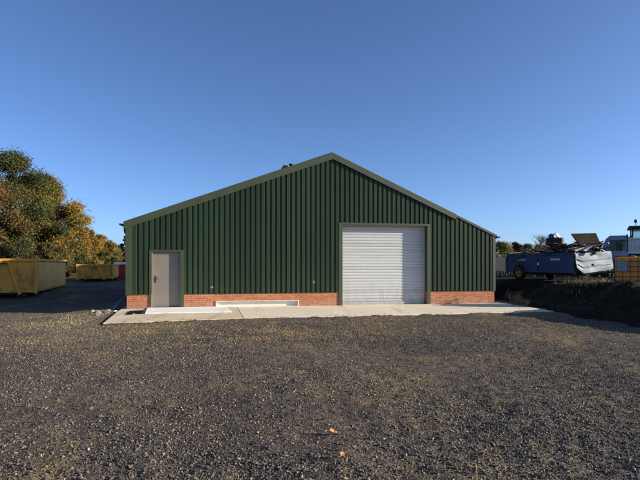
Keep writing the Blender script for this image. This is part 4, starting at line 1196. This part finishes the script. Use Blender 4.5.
def bare(px, Y, h, label, seed):
    rg = random.Random(seed); x = (px-320)/470*Y; z = gz(x, Y)
    t = empty('bare_tree', (x, Y, z), 0, label, 'tree', 'bare trees beyond the trailer')
    mb = MB(); mb.tube([(0, 0, -.2), (.1, 0, h*.5), (0, 0, h)], [.10, .06, .015], 6); mb.build('trunk', M['bark'], t)
    mb = MB()
    for k in range(46):
        a = rg.uniform(0, 6.28); b0 = Vector((0, 0, h*rg.uniform(.25, .9))); l = h*rg.uniform(.15, .4)
        e = b0+Vector((math.cos(a)*l*.7, math.sin(a)*l*.7, l)); e.z = min(e.z, h*1.03)
        mb.tube([b0, b0.lerp(e, .5)+Vector((0, 0, .1)), e], [.035, .025, .01], 4)
        for q in range(4):
            s0 = b0.lerp(e, rg.uniform(.3, 1)); mb.tube([s0, s0+Vector((rg.uniform(-.6, .6), rg.uniform(-.6, .6), rg.uniform(.2, .7)))], [.016, .007], 4)
    mb.build('branches', M['bark'], t)
bare(541, 80, 6.2, 'bare twiggy tree poking up left of the slatted crate', 1)
bare(546, 84, 6.4, 'taller bare twiggy tree right behind the slatted crate', 2)
# two white houses far off, and a slate grey fence beside the shed
for px, Y, w, lab in ((523.5, 82, 1.0, 'tiny white house front far off above the trailer'), (530.5, 86, 1.3, 'slightly larger white house far off among the trees')):
    x = (px-320)/470*Y-1; z = gz(x, Y)
    hs = empty('far_house', (x, Y-4, z), 0, lab, 'house', 'white houses far off')
    mb = MB(); mb.box(-w, 0, 0, w, 2.5, 3.2); mb.build('wall', M['white_paint'], hs)
    mb = MB(); mb.prism([(-w-.15, 3.2), (0, 3.9), (w+.15, 3.2)], 'y', -.15, 2.65); mb.build('roof', M['rust_wood'], hs)
fx0, fx1, FY = (488-320)/470*47, (540-320)/470*50, 47
fn = empty('panel_fence', (fx0, FY, gz(fx0, FY)), R(8), 'slate grey panel fence beyond the bank beside the shed', 'fence')
fh = 1.6+7*FY/470-fn.location.z
M['slate'] = paint('slate_grey_panels', (.034, .036, .042), .8, var=.2, scale=1)
for k in range(4):
    MB().box(k*2.02+.05, 0, .05, k*2.02+1.97, .05, fh).build('panel', M['slate'], fn)
    MB().box(k*2.02-.05, -.03, -.3, k*2.02+.047, .08, fh+.06).build('post', M['slate'], fn)

# ------------------------------------------------------------- light, sky
SUN_AZ, SUN_EL = R(-6.0), R(15.8)
sd = Vector((math.cos(SUN_EL)*math.cos(SUN_AZ), math.cos(SUN_EL)*math.sin(SUN_AZ), math.sin(SUN_EL)))
sun = bpy.data.lights.new('sun', 'SUN'); sun.energy = 5.0; sun.angle = R(.5); sun.color = (1, .90, .76)
so = bpy.data.objects.new('sun', sun); col.objects.link(so); so.rotation_euler = (-sd).to_track_quat('-Z', 'Y').to_euler(); so.location = (30, 0, 20)
w = bpy.data.worlds.new('World'); scene.world = w; w.use_nodes = True
nt = w.node_tree; bg = nt.nodes['Background']
sk = nt.nodes.new('ShaderNodeTexSky'); sk.sky_type = 'NISHITA'; sk.sun_disc = False
sk.sun_elevation = SUN_EL; sk.sun_rotation = math.pi/2-SUN_AZ; sk.air_density = .7; sk.dust_density = 2.0; sk.ozone_density = 3.0; sk.altitude = 1000
wb = mix(nt, 1.0, sk.outputs[0], (.89, .97, 1.11), 'MULTIPLY')   # camera white balance of the sky light
nt.links.new(wb, bg.inputs[0]); bg.inputs[1].default_value = .102

cam = bpy.data.cameras.new('camera'); co = bpy.data.objects.new('camera', cam); col.objects.link(co); scene.camera = co
co.location = (0, 0, 1.6); co.rotation_euler = (R(90), 0, 0)
cam.sensor_fit = 'HORIZONTAL'; cam.sensor_width = 36; cam.lens = 36*470/640; cam.shift_y = 24/640; cam.clip_start = .05; cam.clip_end = 8000
vs_ = scene.view_settings
vs_.view_transform = 'Standard'; vs_.look = 'None'; vs_.exposure = 0.86; vs_.gamma = 1; vs_.use_curve_mapping = False
